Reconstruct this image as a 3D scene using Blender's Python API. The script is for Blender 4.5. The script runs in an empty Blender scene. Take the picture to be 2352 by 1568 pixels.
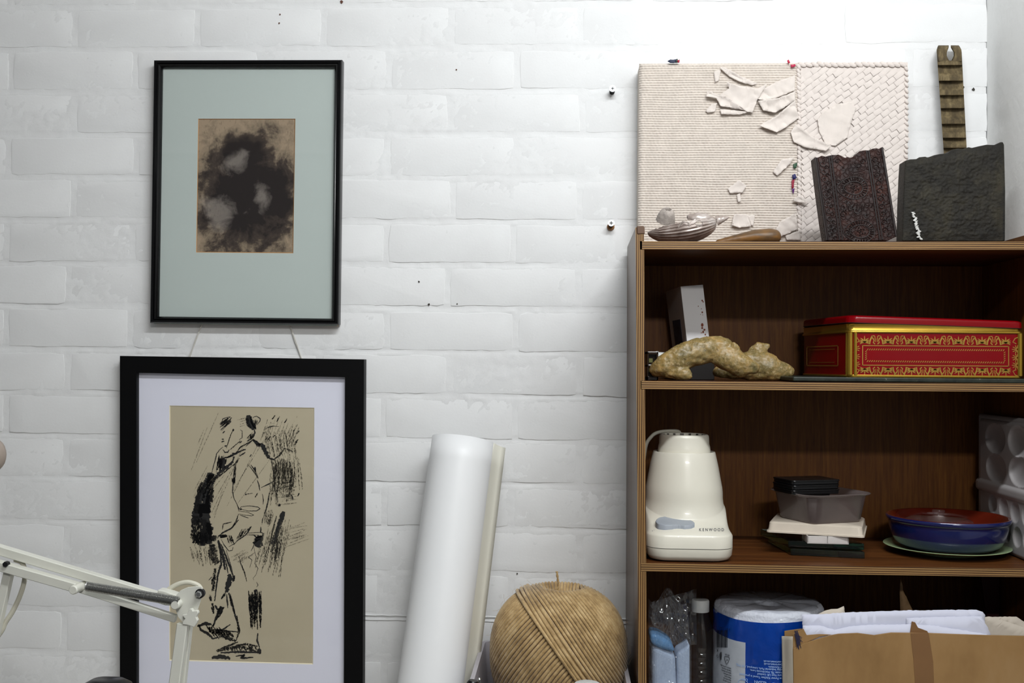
import bpy, bmesh, math, random, bisect
import numpy as np
from mathutils import Vector, Matrix, noise
random.seed(7)
SC = bpy.context.scene
COL = SC.collection

# ---------------------------------------------------------------- camera
H0 = 1.5                         # camera height above the floor
CAMD = 1.8929; FPX = 2513.6
YAW, PIT, ROL = 0.0484, 0.0205, -0.0094
def _rot(y, p, r):
    return (Matrix.Rotation(y, 3, 'Z') @ Matrix.Rotation(p, 3, 'X') @ Matrix.Rotation(r, 3, 'Y'))
RC = _rot(YAW, PIT, ROL)
cam_d = bpy.data.cameras.new('camera'); cam = bpy.data.objects.new('camera', cam_d); COL.objects.link(cam)
cam_d.sensor_width = 36; cam_d.lens = 36 * FPX / 2352; cam_d.clip_start = 0.05
cam.matrix_world = Matrix.Translation((0, -CAMD, H0)) @ (RC @ Matrix(((1, 0, 0), (0, 0, -1), (0, 1, 0)))).to_4x4()
SC.camera = cam
def U(px, py, y=0.0):
    """point of the plane Y=y that the photograph shows at (px, py)"""
    d = RC @ Vector(((px - 1176) / FPX, 1, -(py - 784) / FPX))
    t = (CAMD + y) / d.y
    return Vector((t * d.x, y, H0 + t * d.z))

# ---------------------------------------------------------------- world, lights, exposure
w = bpy.data.worlds.new('world'); SC.world = w; w.use_nodes = True
bg = w.node_tree.nodes['Background']; bg.inputs[0].default_value = (0.93, 0.96, 1.0, 1); bg.inputs[1].default_value = 0.12
def area(name, loc, sx, sy, power, col, rot=(0, 0, 0)):
    l = bpy.data.lights.new(name, 'AREA'); l.shape = 'RECTANGLE'; l.size = sx; l.size_y = sy
    l.energy = power; l.color = col
    o = bpy.data.objects.new(name, l); COL.objects.link(o); o.location = loc; o.rotation_euler = rot
    return o
area('tube_light_near', (0.28, -1.25, H0 + 1.02), 0.85, 0.06, 15, (0.95, 0.98, 1.0), (math.radians(38), 0, 0))
area('tube_light_far', (0.42, -3.00, H0 + 1.10), 0.6, 0.10, 17, (1.0, 0.985, 0.96), (math.radians(40), 0, 0))
SC.view_settings.view_transform = 'Standard'; SC.view_settings.look = 'None'
SC.view_settings.gamma = 1; SC.view_settings.use_curve_mapping = False
SC.view_settings.exposure = 0.21

# ---------------------------------------------------------------- materials
def L(c):
    """sRGB 0-255 -> linear"""
    return tuple(((v / 255) / 12.92 if v / 255 <= .04045 else ((v / 255 + .055) / 1.055) ** 2.4) for v in c)
class NT:
    def __init__(s, name):
        s.m = bpy.data.materials.new(name); s.m.use_nodes = True; s.t = s.m.node_tree
        s.b = s.t.nodes['Principled BSDF']; s.out = s.t.nodes['Material Output']
    def n(s, typ, **k):
        nd = s.t.nodes.new(typ)
        for a, v in k.items():
            if a in nd.inputs.keys() if isinstance(a, str) else False: nd.inputs[a].default_value = v
            else: setattr(nd, a, v)
        return nd
    def l(s, a, b): s.t.links.new(a, b)
    def coords(s, scale=(1, 1, 1), rot=(0, 0, 0), kind='Object'):
        tc = s.n('ShaderNodeTexCoord'); mp = s.n('ShaderNodeMapping')
        mp.inputs['Scale'].default_value = scale; mp.inputs['Rotation'].default_value = rot
        s.l(tc.outputs[kind], mp.inputs[0]); return mp.outputs[0]
    def noise(s, vec, scale, detail=4, rough=.55, dist=0):
        nd = s.n('ShaderNodeTexNoise'); nd.inputs['Scale'].default_value = scale; nd.inputs['Detail'].default_value = detail
        nd.inputs['Roughness'].default_value = rough; nd.inputs['Distortion'].default_value = dist
        s.l(vec, nd.inputs['Vector']); return nd.outputs['Fac']
    def ramp(s, fac, stops):
        nd = s.n('ShaderNodeValToRGB'); e = nd.color_ramp.elements
        while len(e) < len(stops): e.new(.5)
        for i, (p, c) in enumerate(stops):
            e[i].position = p; e[i].color = (*c, 1) if len(c) == 3 else c
        s.l(fac, nd.inputs[0]); return nd.outputs[0]
    def mix(s, fac, a, b, mode='MIX'):
        nd = s.n('ShaderNodeMix'); nd.data_type = 'RGBA'; nd.blend_type = mode
        for sock, v in ((nd.inputs[0], fac), (nd.inputs[6], a), (nd.inputs[7], b)):
            if hasattr(v, 'links'): s.l(v, sock)
            elif isinstance(v, (int, float)): sock.default_value = v
            else: sock.default_value = (*v, 1)
        return nd.outputs[2]
    def bump(s, h, strength=.3, dist=.001):
        nd = s.n('ShaderNodeBump'); nd.inputs['Strength'].default_value = strength; nd.inputs['Distance'].default_value = dist
        s.l(h, nd.inputs['Height'])
        if s.b.inputs['Normal'].links:
            s.l(s.b.inputs['Normal'].links[0].from_socket, nd.inputs['Normal'])
        s.l(nd.outputs[0], s.b.inputs['Normal'])
    def base(s, c):
        if hasattr(c, 'links'): s.l(c, s.b.inputs['Base Color'])
        else: s.b.inputs['Base Color'].default_value = (*c, 1)
    def set(s, rough=.5, metal=0, spec=.5, coat=0, trans=0, ior=1.45, sheen=0, sss=0, alpha=1):
        b = s.b.inputs; b['Roughness'].default_value = rough; b['Metallic'].default_value = metal
        b['Specular IOR Level'].default_value = spec; b['Coat Weight'].default_value = coat
        b['Transmission Weight'].default_value = trans; b['IOR'].default_value = ior; b['Alpha'].default_value = alpha
        b['Sheen Weight'].default_value = sheen
        return s
def plain(name, rgb, rough=.5, metal=0, spec=.5, coat=0, var=.08, vs=30, bump=0, bs=200, bd=.0005, **k):
    t = NT(name); v = t.coords()
    f = t.noise(v, vs, 5)
    c = L(rgb); d = tuple(max(0, x * (1 - var * 2)) for x in c)
    t.base(t.ramp(f, [(.3, d), (.65, c)])); t.set(rough, metal, spec, coat, **k)
    if bump: t.bump(t.noise(v, bs, 5, .6), bump, bd)
    return t.m
def wood(name, dark, mid, light, rough=.4, coat=.0, axis='Z', scale=1, bump=.15):
    t = NT(name)
    sc = {'Z': (40, 40, 2.2), 'X': (2.2, 40, 40), 'Y': (40, 2.2, 40)}[axis]
    v = t.coords(tuple(a * scale for a in sc)); f = t.noise(v, 3, 8, .65, .6)
    v2 = t.coords(tuple(a * scale * .12 for a in sc)); g = t.noise(v2, 3, 4, .5, 1.2)
    c = t.ramp(f, [(.3, L(dark)), (.5, L(mid)), (.72, L(light))])
    c = t.mix(t.ramp(g, [(.35, (0, 0, 0)), (.7, (.35, .35, .35))]), c, L(dark))
    t.base(c); t.set(rough, 0, .28, coat); t.b.inputs['Coat Roughness'].default_value = .25
    t.bump(f, bump, .0004); return t.m
def plyedge(name, axis):
    """edge of birch plywood, stripes across the local axis, stained brown"""
    t = NT(name); tc = t.n('ShaderNodeTexCoord'); sp = t.n('ShaderNodeSeparateXYZ'); t.l(tc.outputs['Object'], sp.inputs[0])
    m = t.n('ShaderNodeMath'); m.operation = 'MULTIPLY'; m.inputs[1].default_value = 2 * math.pi / .0031
    t.l(sp.outputs[axis], m.inputs[0])
    s_ = t.n('ShaderNodeMath'); s_.operation = 'SINE'; t.l(m.outputs[0], s_.inputs[0])
    a = t.n('ShaderNodeMath'); a.operation = 'MULTIPLY_ADD'; a.inputs[1].default_value = .5; a.inputs[2].default_value = .5; t.l(s_.outputs[0], a.inputs[0])
    vs = (6, 300, 300) if axis == 'Z' else (300, 300, 6)
    n = t.noise(t.coords(vs), 1.5, 5, .6)
    ad = t.n('ShaderNodeMath'); ad.operation = 'MULTIPLY_ADD'; ad.inputs[1].default_value = .9; t.l(n, ad.inputs[0]); t.l(a.outputs[0], ad.inputs[2])
    c = t.ramp(ad.outputs[0], [(.38, L((38, 20, 10))), (.72, L((88, 56, 28))), (1.0, L((142, 110, 68)))])
    t.base(c); t.set(.45, 0, .4); t.bump(ad.outputs[0], .3, .0004); return t.m
def thinglass(name, tint=(1, 1, 1), rough=.02, ior=1.45, milky=0, milk=(1, 1, 1)):
    """thin sheet: mirror reflection by Fresnel over a clear (or slightly milky) sheet"""
    t = NT(name); t.t.nodes.remove(t.b)
    tr = t.n('ShaderNodeBsdfTransparent'); tr.inputs[0].default_value = (*tint, 1)
    gl = t.n('ShaderNodeBsdfGlossy'); gl.inputs['Roughness'].default_value = rough
    fr = t.n('ShaderNodeFresnel'); fr.inputs[0].default_value = ior
    ge = t.n('ShaderNodeNewGeometry'); iv = t.n('ShaderNodeMath'); iv.operation = 'SUBTRACT'; iv.inputs[0].default_value = 1; t.l(ge.outputs['Backfacing'], iv.inputs[1])
    ml = t.n('ShaderNodeMath'); ml.operation = 'MULTIPLY'; t.l(fr.outputs[0], ml.inputs[0]); t.l(iv.outputs[0], ml.inputs[1])
    mx = t.n('ShaderNodeMixShader'); t.l(ml.outputs[0], mx.inputs[0])
    if milky:
        df = t.n('ShaderNodeBsdfDiffuse'); df.inputs[0].default_value = (*milk, 1)
        tl = t.n('ShaderNodeBsdfTranslucent'); tl.inputs[0].default_value = (*milk, 1)
        m1 = t.n('ShaderNodeMixShader'); m1.inputs[0].default_value = .5; t.l(df.outputs[0], m1.inputs[1]); t.l(tl.outputs[0], m1.inputs[2])
        m2 = t.n('ShaderNodeMixShader'); m2.inputs[0].default_value = milky; t.l(tr.outputs[0], m2.inputs[1]); t.l(m1.outputs[0], m2.inputs[2])
        t.l(m2.outputs[0], mx.inputs[1])
    else: t.l(tr.outputs[0], mx.inputs[1])
    t.l(gl.outputs[0], mx.inputs[2]); t.l(mx.outputs[0], t.out.inputs[0]); return t.m

M = {}
t = NT('painted_brick'); v = t.coords(kind='Object')
t.base(t.ramp(t.noise(v, 9, 3), [(.3, L((226, 226, 226))), (.7, L((232, 233, 233)))])); t.set(.55, 0, .2)
t.bump(t.noise(v, 260, 6, .65), .3, .0005); t.bump(t.noise(v, 26, 3, .5), .2, .0008)
sc_ = t.noise(v, 13, 6, .75, .4); t.bump(t.ramp(sc_, [(.60, (0, 0, 0)), (.66, (1, 1, 1))]), .25, .0006); M['brick'] = t.m
t = NT('painted_mortar'); v = t.coords()
t.base(t.ramp(t.noise(v, 9, 3), [(.3, L((225, 225, 225))), (.7, L((231, 232, 232)))])); t.set(.55, 0, .2)
t.bump(t.noise(v, 330, 7, .7), .4, .0007); M['mortar'] = t.m
t = NT('painted_plaster'); v = t.coords()
t.base(L((236, 237, 236))); t.set(.55, 0, .3); t.bump(t.noise(v, 60, 6, .6), .5, .002); M['plaster'] = t.m
M['ply_face'] = wood('stained_ply_face', (80, 44, 12), (104, 62, 18), (126, 80, 28), .5, .0, 'Z', 2)
M['ply_shelf'] = wood('stained_ply_shelf', (54, 28, 10), (88, 50, 20), (110, 68, 32), .45, .0, 'X', 1)
M['ply_side'] = wood('stained_ply_outer_side', (66, 46, 34), (92, 68, 50), (112, 88, 68), .36, .1, 'Z', .7)
M['edge_h'] = plyedge('ply_edge_shelf', 'Z'); M['edge_v'] = plyedge('ply_edge_upright', 'X')
M['black_gloss'] = plain('black_gloss_paint', (8, 8, 9), .2, spec=.4, var=.02)
M['black_satin'] = plain('black_satin_wood', (7, 7, 8), .5, spec=.15, var=.02)
M['glass'] = thinglass('picture_glass')
M['mat_blue'] = plain('blue_grey_mount_board', (184, 194, 190), .8, spec=.1, var=.015, vs=4)
M['mat_white'] = plain('white_mount_board', (226, 227, 240), .8, spec=.1, var=.01, vs=4)
M['bevel_tan'] = plain('tan_bevel', (190, 140, 84), .8, var=.02)
M['bevel_cream'] = plain('cream_bevel', (238, 230, 205), .8, var=.02)
M['white_enamel'] = plain('white_enamel', (214, 214, 204), .32, coat=.2, var=.03, vs=12)
M['steel'] = plain('bright_steel', (190, 190, 188), .28, metal=1, var=.03)
M['dark_steel'] = plain('dark_steel', (52, 52, 54), .45, metal=.8, var=.1)
M['cable'] = plain('cream_cable', (205, 202, 186), .5, var=.03)
M['roll_paper'] = plain('white_satin_paper', (236, 237, 238), .38, spec=.4, var=.008, vs=3)
M['roll_inside'] = plain('cream_paper_edge', (240, 238, 224), .6, var=.01)
M['cord'] = plain('white_string', (206, 203, 196), .8, var=.05)

# ---------------------------------------------------------------- mesh helpers
WP = {}
def tag(o, label=None, cat=None, group=None, kind=None):
    for k, v in (('label', label), ('category', cat), ('group', group), ('kind', kind)):
        if v: o[k] = v
    return o
def empty(name, loc, label, cat, group=None):
    o = bpy.data.objects.new(name, None); COL.objects.link(o); o.location = loc; o.empty_display_size = .03
    WP[o.name] = Vector(loc); return tag(o, label, cat, group)
def mk(name, V, F, mat, parent=None, smooth=30, origin=None, mats=None, mi=None, label=None):
    V = np.array([tuple(p) for p in V], dtype=float)
    c = Vector((V.min(0) + V.max(0)) / 2) if origin is None else Vector(origin)
    V = V - np.array(c)
    me = bpy.data.meshes.new(name); me.from_pydata(V.tolist(), [], F)
    for m in (mats or [mat]): me.materials.append(m)
    if mi: me.polygons.foreach_set('material_index', mi)
    bm = bmesh.new(); bm.from_mesh(me); bmesh.ops.recalc_face_normals(bm, faces=bm.faces); bm.to_mesh(me); bm.free()
    if smooth:
        me.polygons.foreach_set('use_smooth', [True] * len(me.polygons)); me.set_sharp_from_angle(angle=math.radians(smooth))
    me.update()
    o = bpy.data.objects.new(name, me); COL.objects.link(o)
    if parent is not None:
        o.parent = parent; o.location = c - WP[parent.name]
    else: o.location = c
    WP[o.name] = c
    if label: o['label'] = label
    return o
def bev(o, wd=.001, seg=2, ang=30):
    m = o.modifiers.new('bevel', 'BEVEL'); m.width = wd; m.segments = seg; m.limit_method = 'ANGLE'; m.angle_limit = math.radians(ang)
    m.harden_normals = False; return o
class G:
    """collects geometry for one mesh"""
    def __init__(s): s.V = []; s.F = []; s.MI = []
    def add(s, V, F, mi=0):
        b = len(s.V); s.V += [tuple(p) for p in V]; s.F += [tuple(i + b for i in f) for f in F]; s.MI += [mi] * len(F); return s
    def box(s, a, b, mi=0, mat=None):
        x0, y0, z0 = a; x1, y1, z1 = b
        V = [Vector(p) for p in ((x0, y0, z0), (x1, y0, z0), (x1, y1, z0), (x0, y1, z0), (x0, y0, z1), (x1, y0, z1), (x1, y1, z1), (x0, y1, z1))]
        if mat is not None: V = [mat @ p for p in V]
        return s.add(V, [(0, 3, 2, 1), (4, 5, 6, 7), (0, 1, 5, 4), (1, 2, 6, 5), (2, 3, 7, 6), (3, 0, 4, 7)], mi)
    def prism(s, front, back, mi=0):
        n = len(front)
        return s.add(list(front) + list(back), [tuple(range(n)), tuple(range(2 * n - 1, n - 1, -1))] + [(i, (i + 1) % n, n + (i + 1) % n, n + i) for i in range(n)], mi)
    def tube(s, pts, r, n=10, mi=0, closed=False, cap=True, squash=None):
        pts = [Vector(p) for p in pts]; m = len(pts); rr = r if isinstance(r, (list, tuple)) else [r] * m
        V = []; prev = None
        for i, p in enumerate(pts):
            a = pts[(i - 1) % m] if (closed or i > 0) else p; b = pts[(i + 1) % m] if (closed or i < m - 1) else p
            d = (b - a).normalized() if (b - a).length > 1e-9 else Vector((0, 0, 1))
            if prev is None: u = d.orthogonal().normalized()
            else:
                u = prev - d * prev.dot(d)
                u = u.normalized() if u.length > 1e-6 else d.orthogonal().normalized()
            prev = u; v = d.cross(u)
            for k in range(n):
                an = 2 * math.pi * k / n; V.append(p + (u * math.cos(an) + v * math.sin(an)) * rr[i])
        F = []
        for i in range(m if closed else m - 1):
            j = (i + 1) % m
            for k in range(n): F.append((i * n + k, i * n + (k + 1) % n, j * n + (k + 1) % n, j * n + k))
        if cap and not closed: F += [tuple(range(n - 1, -1, -1)), tuple(range((m - 1) * n, m * n))]
        return s.add(V, F, mi)
    def lathe(s, prof, c, n=48, mi=0, M4=None, caps=True):
        """prof: (radius, height) pairs about a vertical axis through c"""
        V = []; c = Vector(c)
        for r, h in prof:
            for k in range(n):
                a = 2 * math.pi * k / n; p = Vector((r * math.cos(a), r * math.sin(a), h))
                V.append(c + (M4 @ p if M4 is not None else p))
        m = len(prof); F = []
        for i in range(m - 1):
            for k in range(n): F.append((i * n + k, i * n + (k + 1) % n, (i + 1) * n + (k + 1) % n, (i + 1) * n + k))
        if caps: F += [tuple(range(n - 1, -1, -1)), tuple(range((m - 1) * n, m * n))]
        return s.add(V, F, mi)
    def grid(s, fn, nu, nv, mi=0):
        V = [fn(i / nu, j / nv) for j in range(nv + 1) for i in range(nu + 1)]
        F = [(j * (nu + 1) + i, j * (nu + 1) + i + 1, (j + 1) * (nu + 1) + i + 1, (j + 1) * (nu + 1) + i) for j in range(nv) for i in range(nu)]
        return s.add(V, F, mi)
    def ball(s, c, r, mi=0, n=16, R=None):
        rx, ry, rz = r if isinstance(r, (tuple, list)) else (r, r, r); c = Vector(c); V = []; F = []
        for j in range(1, n // 2):
            th = math.pi * j / (n // 2)
            for k in range(n):
                a = 2 * math.pi * k / n; p = Vector((rx * math.sin(th) * math.cos(a), ry * math.sin(th) * math.sin(a), rz * math.cos(th)))
                V.append(c + (R @ p if R is not None else p))
        top = len(V); q = Vector((0, 0, rz)); V.append(c + (R @ q if R is not None else q)); V.append(c - (R @ q if R is not None else q))
        rows = n // 2 - 1
        for j in range(rows - 1):
            for k in range(n): F.append((j * n + k, (j + 1) * n + k, (j + 1) * n + (k + 1) % n, j * n + (k + 1) % n))
        for k in range(n):
            F.append((top, k, (k + 1) % n)); F.append((top + 1, (rows - 1) * n + (k + 1) % n, (rows - 1) * n + k))
        return s.add(V, F, mi)
    def build(s, name, mat, parent=None, smooth=30, **k):
        mats = mat if isinstance(mat, list) else None
        return mk(name, s.V, s.F, None if mats else mat, parent, smooth, mats=mats, mi=s.MI if mats else None, **k)
def lerp(a, b, t): return a + (b - a) * t
def fbm(p, s, o=4): return noise.fractal(Vector(p) * s, .9, 2.0, o)
def rrect(w_, d_, r, n=6):
    """rounded rectangle outline centred on 0"""
    out = []
    for cx, cy, a0 in ((w_ / 2 - r, d_ / 2 - r, 0), (-w_ / 2 + r, d_ / 2 - r, 90), (-w_ / 2 + r, -d_ / 2 + r, 180), (w_ / 2 - r, -d_ / 2 + r, 270)):
        for i in range(n + 1):
            a = math.radians(a0 + 90 * i / n); out.append((cx + r * math.cos(a), cy + r * math.sin(a)))
    return out
def rings(levels, c, rotz=0, n=6):
    """stack of rounded rectangles: levels = (w, d, r, z)"""
    R = Matrix.Rotation(rotz, 3, 'Z'); c = Vector(c); V = []; F = []
    for (w_, d_, r, z) in levels:
        V += [c + R @ Vector((x, y, z)) for x, y in rrect(w_, d_, r, n)]
    k = 4 * (n + 1); m = len(levels)
    for i in range(m - 1):
        for j in range(k): F.append((i * k + j, i * k + (j + 1) % k, (i + 1) * k + (j + 1) % k, (i + 1) * k + j))
    F += [tuple(range(k - 1, -1, -1)), tuple(range((m - 1) * k, m * k))]
    return V, F
def quadpt(q, u, v): return lerp(lerp(q[0], q[1], u), lerp(q[3], q[2], u), v)   # q: TL TR BR BL
def font_mesh(txt, size, align='LEFT', bold=0):
    cu = bpy.data.curves.new('lettering', 'FONT'); cu.body = txt; cu.size = size; cu.align_x = align; cu.offset = bold; cu.resolution_u = 3
    o = bpy.data.objects.new('lettering', cu); COL.objects.link(o)
    dg = bpy.context.evaluated_depsgraph_get(); me = bpy.data.meshes.new_from_object(o.evaluated_get(dg))
    V = [v_.co.copy() for v_ in me.vertices]; F = [tuple(p.vertices) for p in me.polygons]
    bpy.data.objects.remove(o); bpy.data.curves.remove(cu); bpy.data.meshes.remove(me); return V, F

# ================================================================ THE SETTING
ROOM_X0, ROOM_Y0, CEIL = -2.6, -4.6, H0 + 1.25
CORNER = U(2263, 300, 0.0).x
LZ0 = H0 + .5555; GAU = .075 * 1.014; JX0 = -.2003
def course_z(n): return LZ0 - n * GAU
def wall_mortar():
    x0, x1, z0, z1 = -1.62, CORNER + .002, .84, H0 + .80
    zl = sorted(course_z(n) for n in range(-6, 20))
    nx, nz = int((x1 - x0) / .0042), int((z1 - z0) / .0042); g = G()
    def fn(u, v):
        x = lerp(x0, x1, u); z = lerp(z0, z1, v); p = Vector((x, 0, z))
        n1 = noise.noise(p * 9); n2 = noise.noise(p * 70); n3 = noise.noise(p * 210)
        y = .0003 + .0007 * n1 + .0007 * n2 + .0005 * n3
        k = bisect.bisect_left(zl, z)                       # bed joint: raked back under the brick above, flush below
        if k < len(zl):
            t_ = (zl[k] - z) / .0105
            if t_ < 1.0:
                m_ = max(0, min(1, .55 + 1.5 * noise.noise(Vector((x * 7, zl[k] * 50, 1))))); y += .0022 * m_ * max(0, 1 - t_ * 1.5)
                if noise.noise(Vector((x * 22, zl[k] * 31, 6))) > .22 and t_ > .5: y -= .0013 * (.6 + n2)
        if u in (0, 1) or v in (0, 1): y = .002
        return (x, max(-.0009, y), z)
    return g.grid(fn, nx, nz)
WX = 4.0
wb = G()
for a, b in (((-2.6, 0), (-1.62, CEIL)), ((-1.62, 0), (CORNER + .002, .84)), ((-1.62, H0 + .80), (CORNER + .002, CEIL))):
    wb.box((a[0], .002, a[1]), (b[0], .02, b[1]))
wall = wb.build('wall_back', M['brick'], smooth=0, origin=(0, .01, 1.2)); tag(wall, kind='structure')
mo = wall_mortar().build('mortar', M['mortar'], wall, smooth=60); tag(mo, kind='stuff')
def brick_mesh(x0, x1, zt, zb, seed):
    r = random.Random(seed); cx, cz = (x0 + x1) / 2, (zt + zb) / 2; rr = r.uniform(.0015, .007)
    w_, h_ = x1 - x0, zt - zb
    base = []
    for (ax, az, bx_, bz_) in ((-1, -1, 1, -1), (1, -1, 1, 1), (1, 1, -1, 1), (-1, 1, -1, -1)):
        k = 16 if az == bz_ else 5
        for i in range(k):
            tt = i / k; base.append((lerp(ax, bx_, tt) * w_ / 2, lerp(az, bz_, tt) * h_ / 2))
    out = []; so = Vector((r.uniform(0, 99), r.uniform(0, 99), 0))
    for (x, z) in base:
        ex = max(0, abs(x) - (w_ / 2 - rr)); ez = max(0, abs(z) - (h_ / 2 - rr)); dd = math.hypot(ex, ez)
        if dd > rr:
            x -= math.copysign(ex * (1 - rr / dd), x); z -= math.copysign(ez * (1 - rr / dd), z)
        j = noise.noise(Vector((x * 60, z * 60, 0)) + so) * .0016 + noise.noise(Vector((x * 18, z * 18, 5)) + so) * .0026
        out.append((x * (1 + j / (w_ / 2)), z * (1 + j / (h_ / 2))))
    tilt = r.uniform(-.010, .010); tx = r.uniform(-.002, .002); off = r.uniform(-.0003, .0004)
    V = []; n = len(out)
    for (ins, y) in ((-.0002, .006), (0, .0008), (.0003, .0001), (.0014, -.0002)):
        for (x, z) in out:
            l_ = math.hypot(x, z); sx = 1 - ins / (w_ / 2); sz = 1 - ins / (h_ / 2)
            V.append((cx + x * sx, y + off + (tilt * z + tx * x if y < .005 else 0), cz + z * sz))
    F = [(k * n + i, k * n + (i + 1) % n, (k + 1) * n + (i + 1) % n, (k + 1) * n + i) for k in range(3) for i in range(n)]
    F.append(tuple(range(3 * n, 4 * n))); return V, F
J = .0105; seed = 0
for m in range(-3, 17):
    zb = course_z(m); zt = course_z(m - 1) - J
    off = 0 if m % 2 == 0 else .5
    k0 = math.ceil((-1.61 - JX0) / .225 - off)
    xs = [-1.62] + [JX0 + .225 * (k + off) + random.uniform(-.004, .004) for k in range(k0, 12)]
    xs = [x for x in xs if x < CORNER - .02] + [CORNER + .003]
    for a, b in zip(xs[:-1], xs[1:]):
        if b - a < .03: continue
        seed += 1; V, F = brick_mesh(a + J / 2, b - (J / 2 if b < CORNER else 0), zt + random.uniform(-.001, .0015), zb + random.uniform(-.001, .001), seed)
        mk('brick', V, F, M['brick'], wall, smooth=50)
# paint chips, old nail holes and the double ridge left by a removed shelf
M['chip'] = plain('brown_chip', (96, 62, 48), .8); M['hole'] = plain('dark_hole', (60, 56, 50), .9)
for px, py, r_, mt in ((784, 4, 4, 'chip'), (643, 33, 2, 'chip'), (641, 53, 2.2, 'chip'), (962, 647, 2.2, 'hole'), (1048, 160, 2, 'chip'), (1188, 1317, 2.2, 'hole'), (1050, 698, 1.8, 'hole'), (985, 699, 3, 'hole'), (2236, 205, 3.5, 'hole'), (2212, 200, 3, 'hole'), (1722, 1103, 0, 'hole')):
    if r_:
        p = U(px, py, -.0012); rr = r_ / 1330
        g = G(); g.add([p + Vector((math.cos(a) * rr * random.uniform(.6, 1.2), 0, math.sin(a) * rr * random.uniform(.7, 1.3))) for a in [i * math.pi / 4 for i in range(8)]] + [p + Vector((0, .0022, 0))],
                       [(i, (i + 1) % 8, 8) for i in range(8)] + [tuple(range(7, -1, -1))])
        g.build('chip', M[mt], wall, smooth=0)
g = G()
for dy, hh in ((1412, .0012), (1422, .0010)):
    pts = [U(x, dy + (x - 840) * .016 + random.uniform(-.6, .6), -.0012) for x in range(830, 1480, 16)]
    g.tube(pts, .0013 if dy == 1412 else .0009, 6)
g.build('painted_ridge', M['brick'], wall)
# right wall, floor, ceiling
g = G()
def rw(u, v):
    y = lerp(.02, ROOM_Y0, u); z = lerp(0, CEIL, v)
    x = CORNER + .0035 + .0008 * max(0, -y) + .0014 * fbm((0, y, z), 7) + .004 * max(0, 1 - abs(z - U(2310, 285, -.05).z) / .02) * max(0, 1 - abs(y + .06) / .03)
    return (x, y, z)
g.grid(rw, 300, 200); g.build('wall_right', M['plaster'], smooth=60, origin=(CORNER, -2.3, 1.3)); bpy.data.objects['wall_right']['kind'] = 'structure'
M['floor'] = plain('grey_vinyl', (120, 116, 110), .5); M['ceil'] = plain('white_ceiling_paint', (225, 225, 222), .8, var=.01)
fl = G().box((ROOM_X0, ROOM_Y0, -.03), (CORNER + .01, .02, 0)).build('floor', M['floor'], smooth=0); tag(fl, kind='structure')
ce = G().box((ROOM_X0, ROOM_Y0, CEIL), (CORNER + .01, .02, CEIL + .03)).build('ceiling', M['ceil'], smooth=0); tag(ce, kind='structure')
# long worktop along the wall that carries everything below the picture
WT = .85
M['worktop'] = plain('pale_laminate', (186, 182, 174), .4)
wt = empty('worktop', (-.4, -.36, 0), 'pale laminate worktop along the brick wall under the pictures', 'worktop')
bev(G().box((-1.6, -.72, WT - .03), (CORNER - .030, -.002, WT)).build('top_board', M['worktop'], wt, 0), .002)
for x in (-1.5, -.4, .7):
    for y in (-.66, -.08):
        bev(G().box((x - .022, y - .022, 0), (x + .022, y + .022, WT - .03)).build('leg', M['worktop'], wt, 0), .002)

# ================================================================ THE BOOKCASE
BX, BY, BZ = .1051, -.015, H0 + .1811; BD = .2725; BR = -.0035
RB = Matrix.Rotation(BR, 3, 'Y'); FY = BY - BD        # front plane
TS = .0118                                             # board thickness
W_IN = .5948 - .012; ZB = {1: 0.0, 2: -.2043, 3: -.4689, 4: WT + .015 - BZ}
def B(u, dep, z): return Vector((BX, BY, BZ)) + RB @ Vector((u, -dep, z))
def shelf_z(k, x): return BZ + ZB[k] - math.tan(BR) * 0 + .0035 * (x - BX)
bc = empty('bookcase', (BX + .3, BY - BD / 2, WT), 'dark stained plywood bookcase standing in the corner against the right wall', 'bookcase')
UR = W_IN + .012                                      # inner face of the right side
# sides: the outer veneer runs through, the inner half is notched for the boards; the upper front corner is higher than the back
def side(u_out, u_mid, u_in, left):
    zt_f = .0205
    prof = [(0, zt_f - .006), (.003, zt_f - .0015), (.008, zt_f), (BD - .0005, zt_f)]
    low = WT - BZ
    g = G()
    outer = [(0, low)] + prof + [(BD, low)]
    def lean(d, z):    # the front edge of the left side stands very slightly out of plumb
        return (-.0030 + .0078 * (-z / .8)) * (d / BD) * (1 if left else 0)
    g.prism([B(u_out + lean(d, z), d, z) for d, z in outer], [B(u_mid + lean(d, z), d, z) for d, z in outer])
    segs = [(zt_f, .0003), (-TS - .0003, ZB[2] + .0003), (ZB[2] - TS - .0003, ZB[3] + .0003), (ZB[3] - TS - .0003, ZB[4] + .0003), (ZB[4] - TS - .0003, low)]
    for i, (a, b) in enumerate(segs):
        o2 = [(0, b), (0, a), (BD, a), (BD, b)]
        g.prism([B(u_mid + lean(d, z), d, z) for d, z in o2], [B(u_in + lean(d, z), d, z) for d, z in o2])
    return g
def face_mats(o, fn, mats):
    me = o.data; me.materials.clear()
    for m_ in mats: me.materials.append(m_)
    for p in me.polygons: p.material_index = fn(p)
for left in (True, False):
    u = (0, .0062, .0122) if left else (UR + .0122, UR + .006, UR)
    o = side(*u, left).build('side_panel', M['ply_side'], bc, 0)
    face_mats(o, lambda p: 1 if p.normal.y < -.7 and p.area > 1e-5 else (0 if (abs(p.normal.x) > .7 and (p.normal.x < 0) == left) else (2 if abs(p.normal.x) > .7 else 3)), [M['ply_side'], M['edge_v'], M['ply_face'], M['ply_face']])
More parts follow.
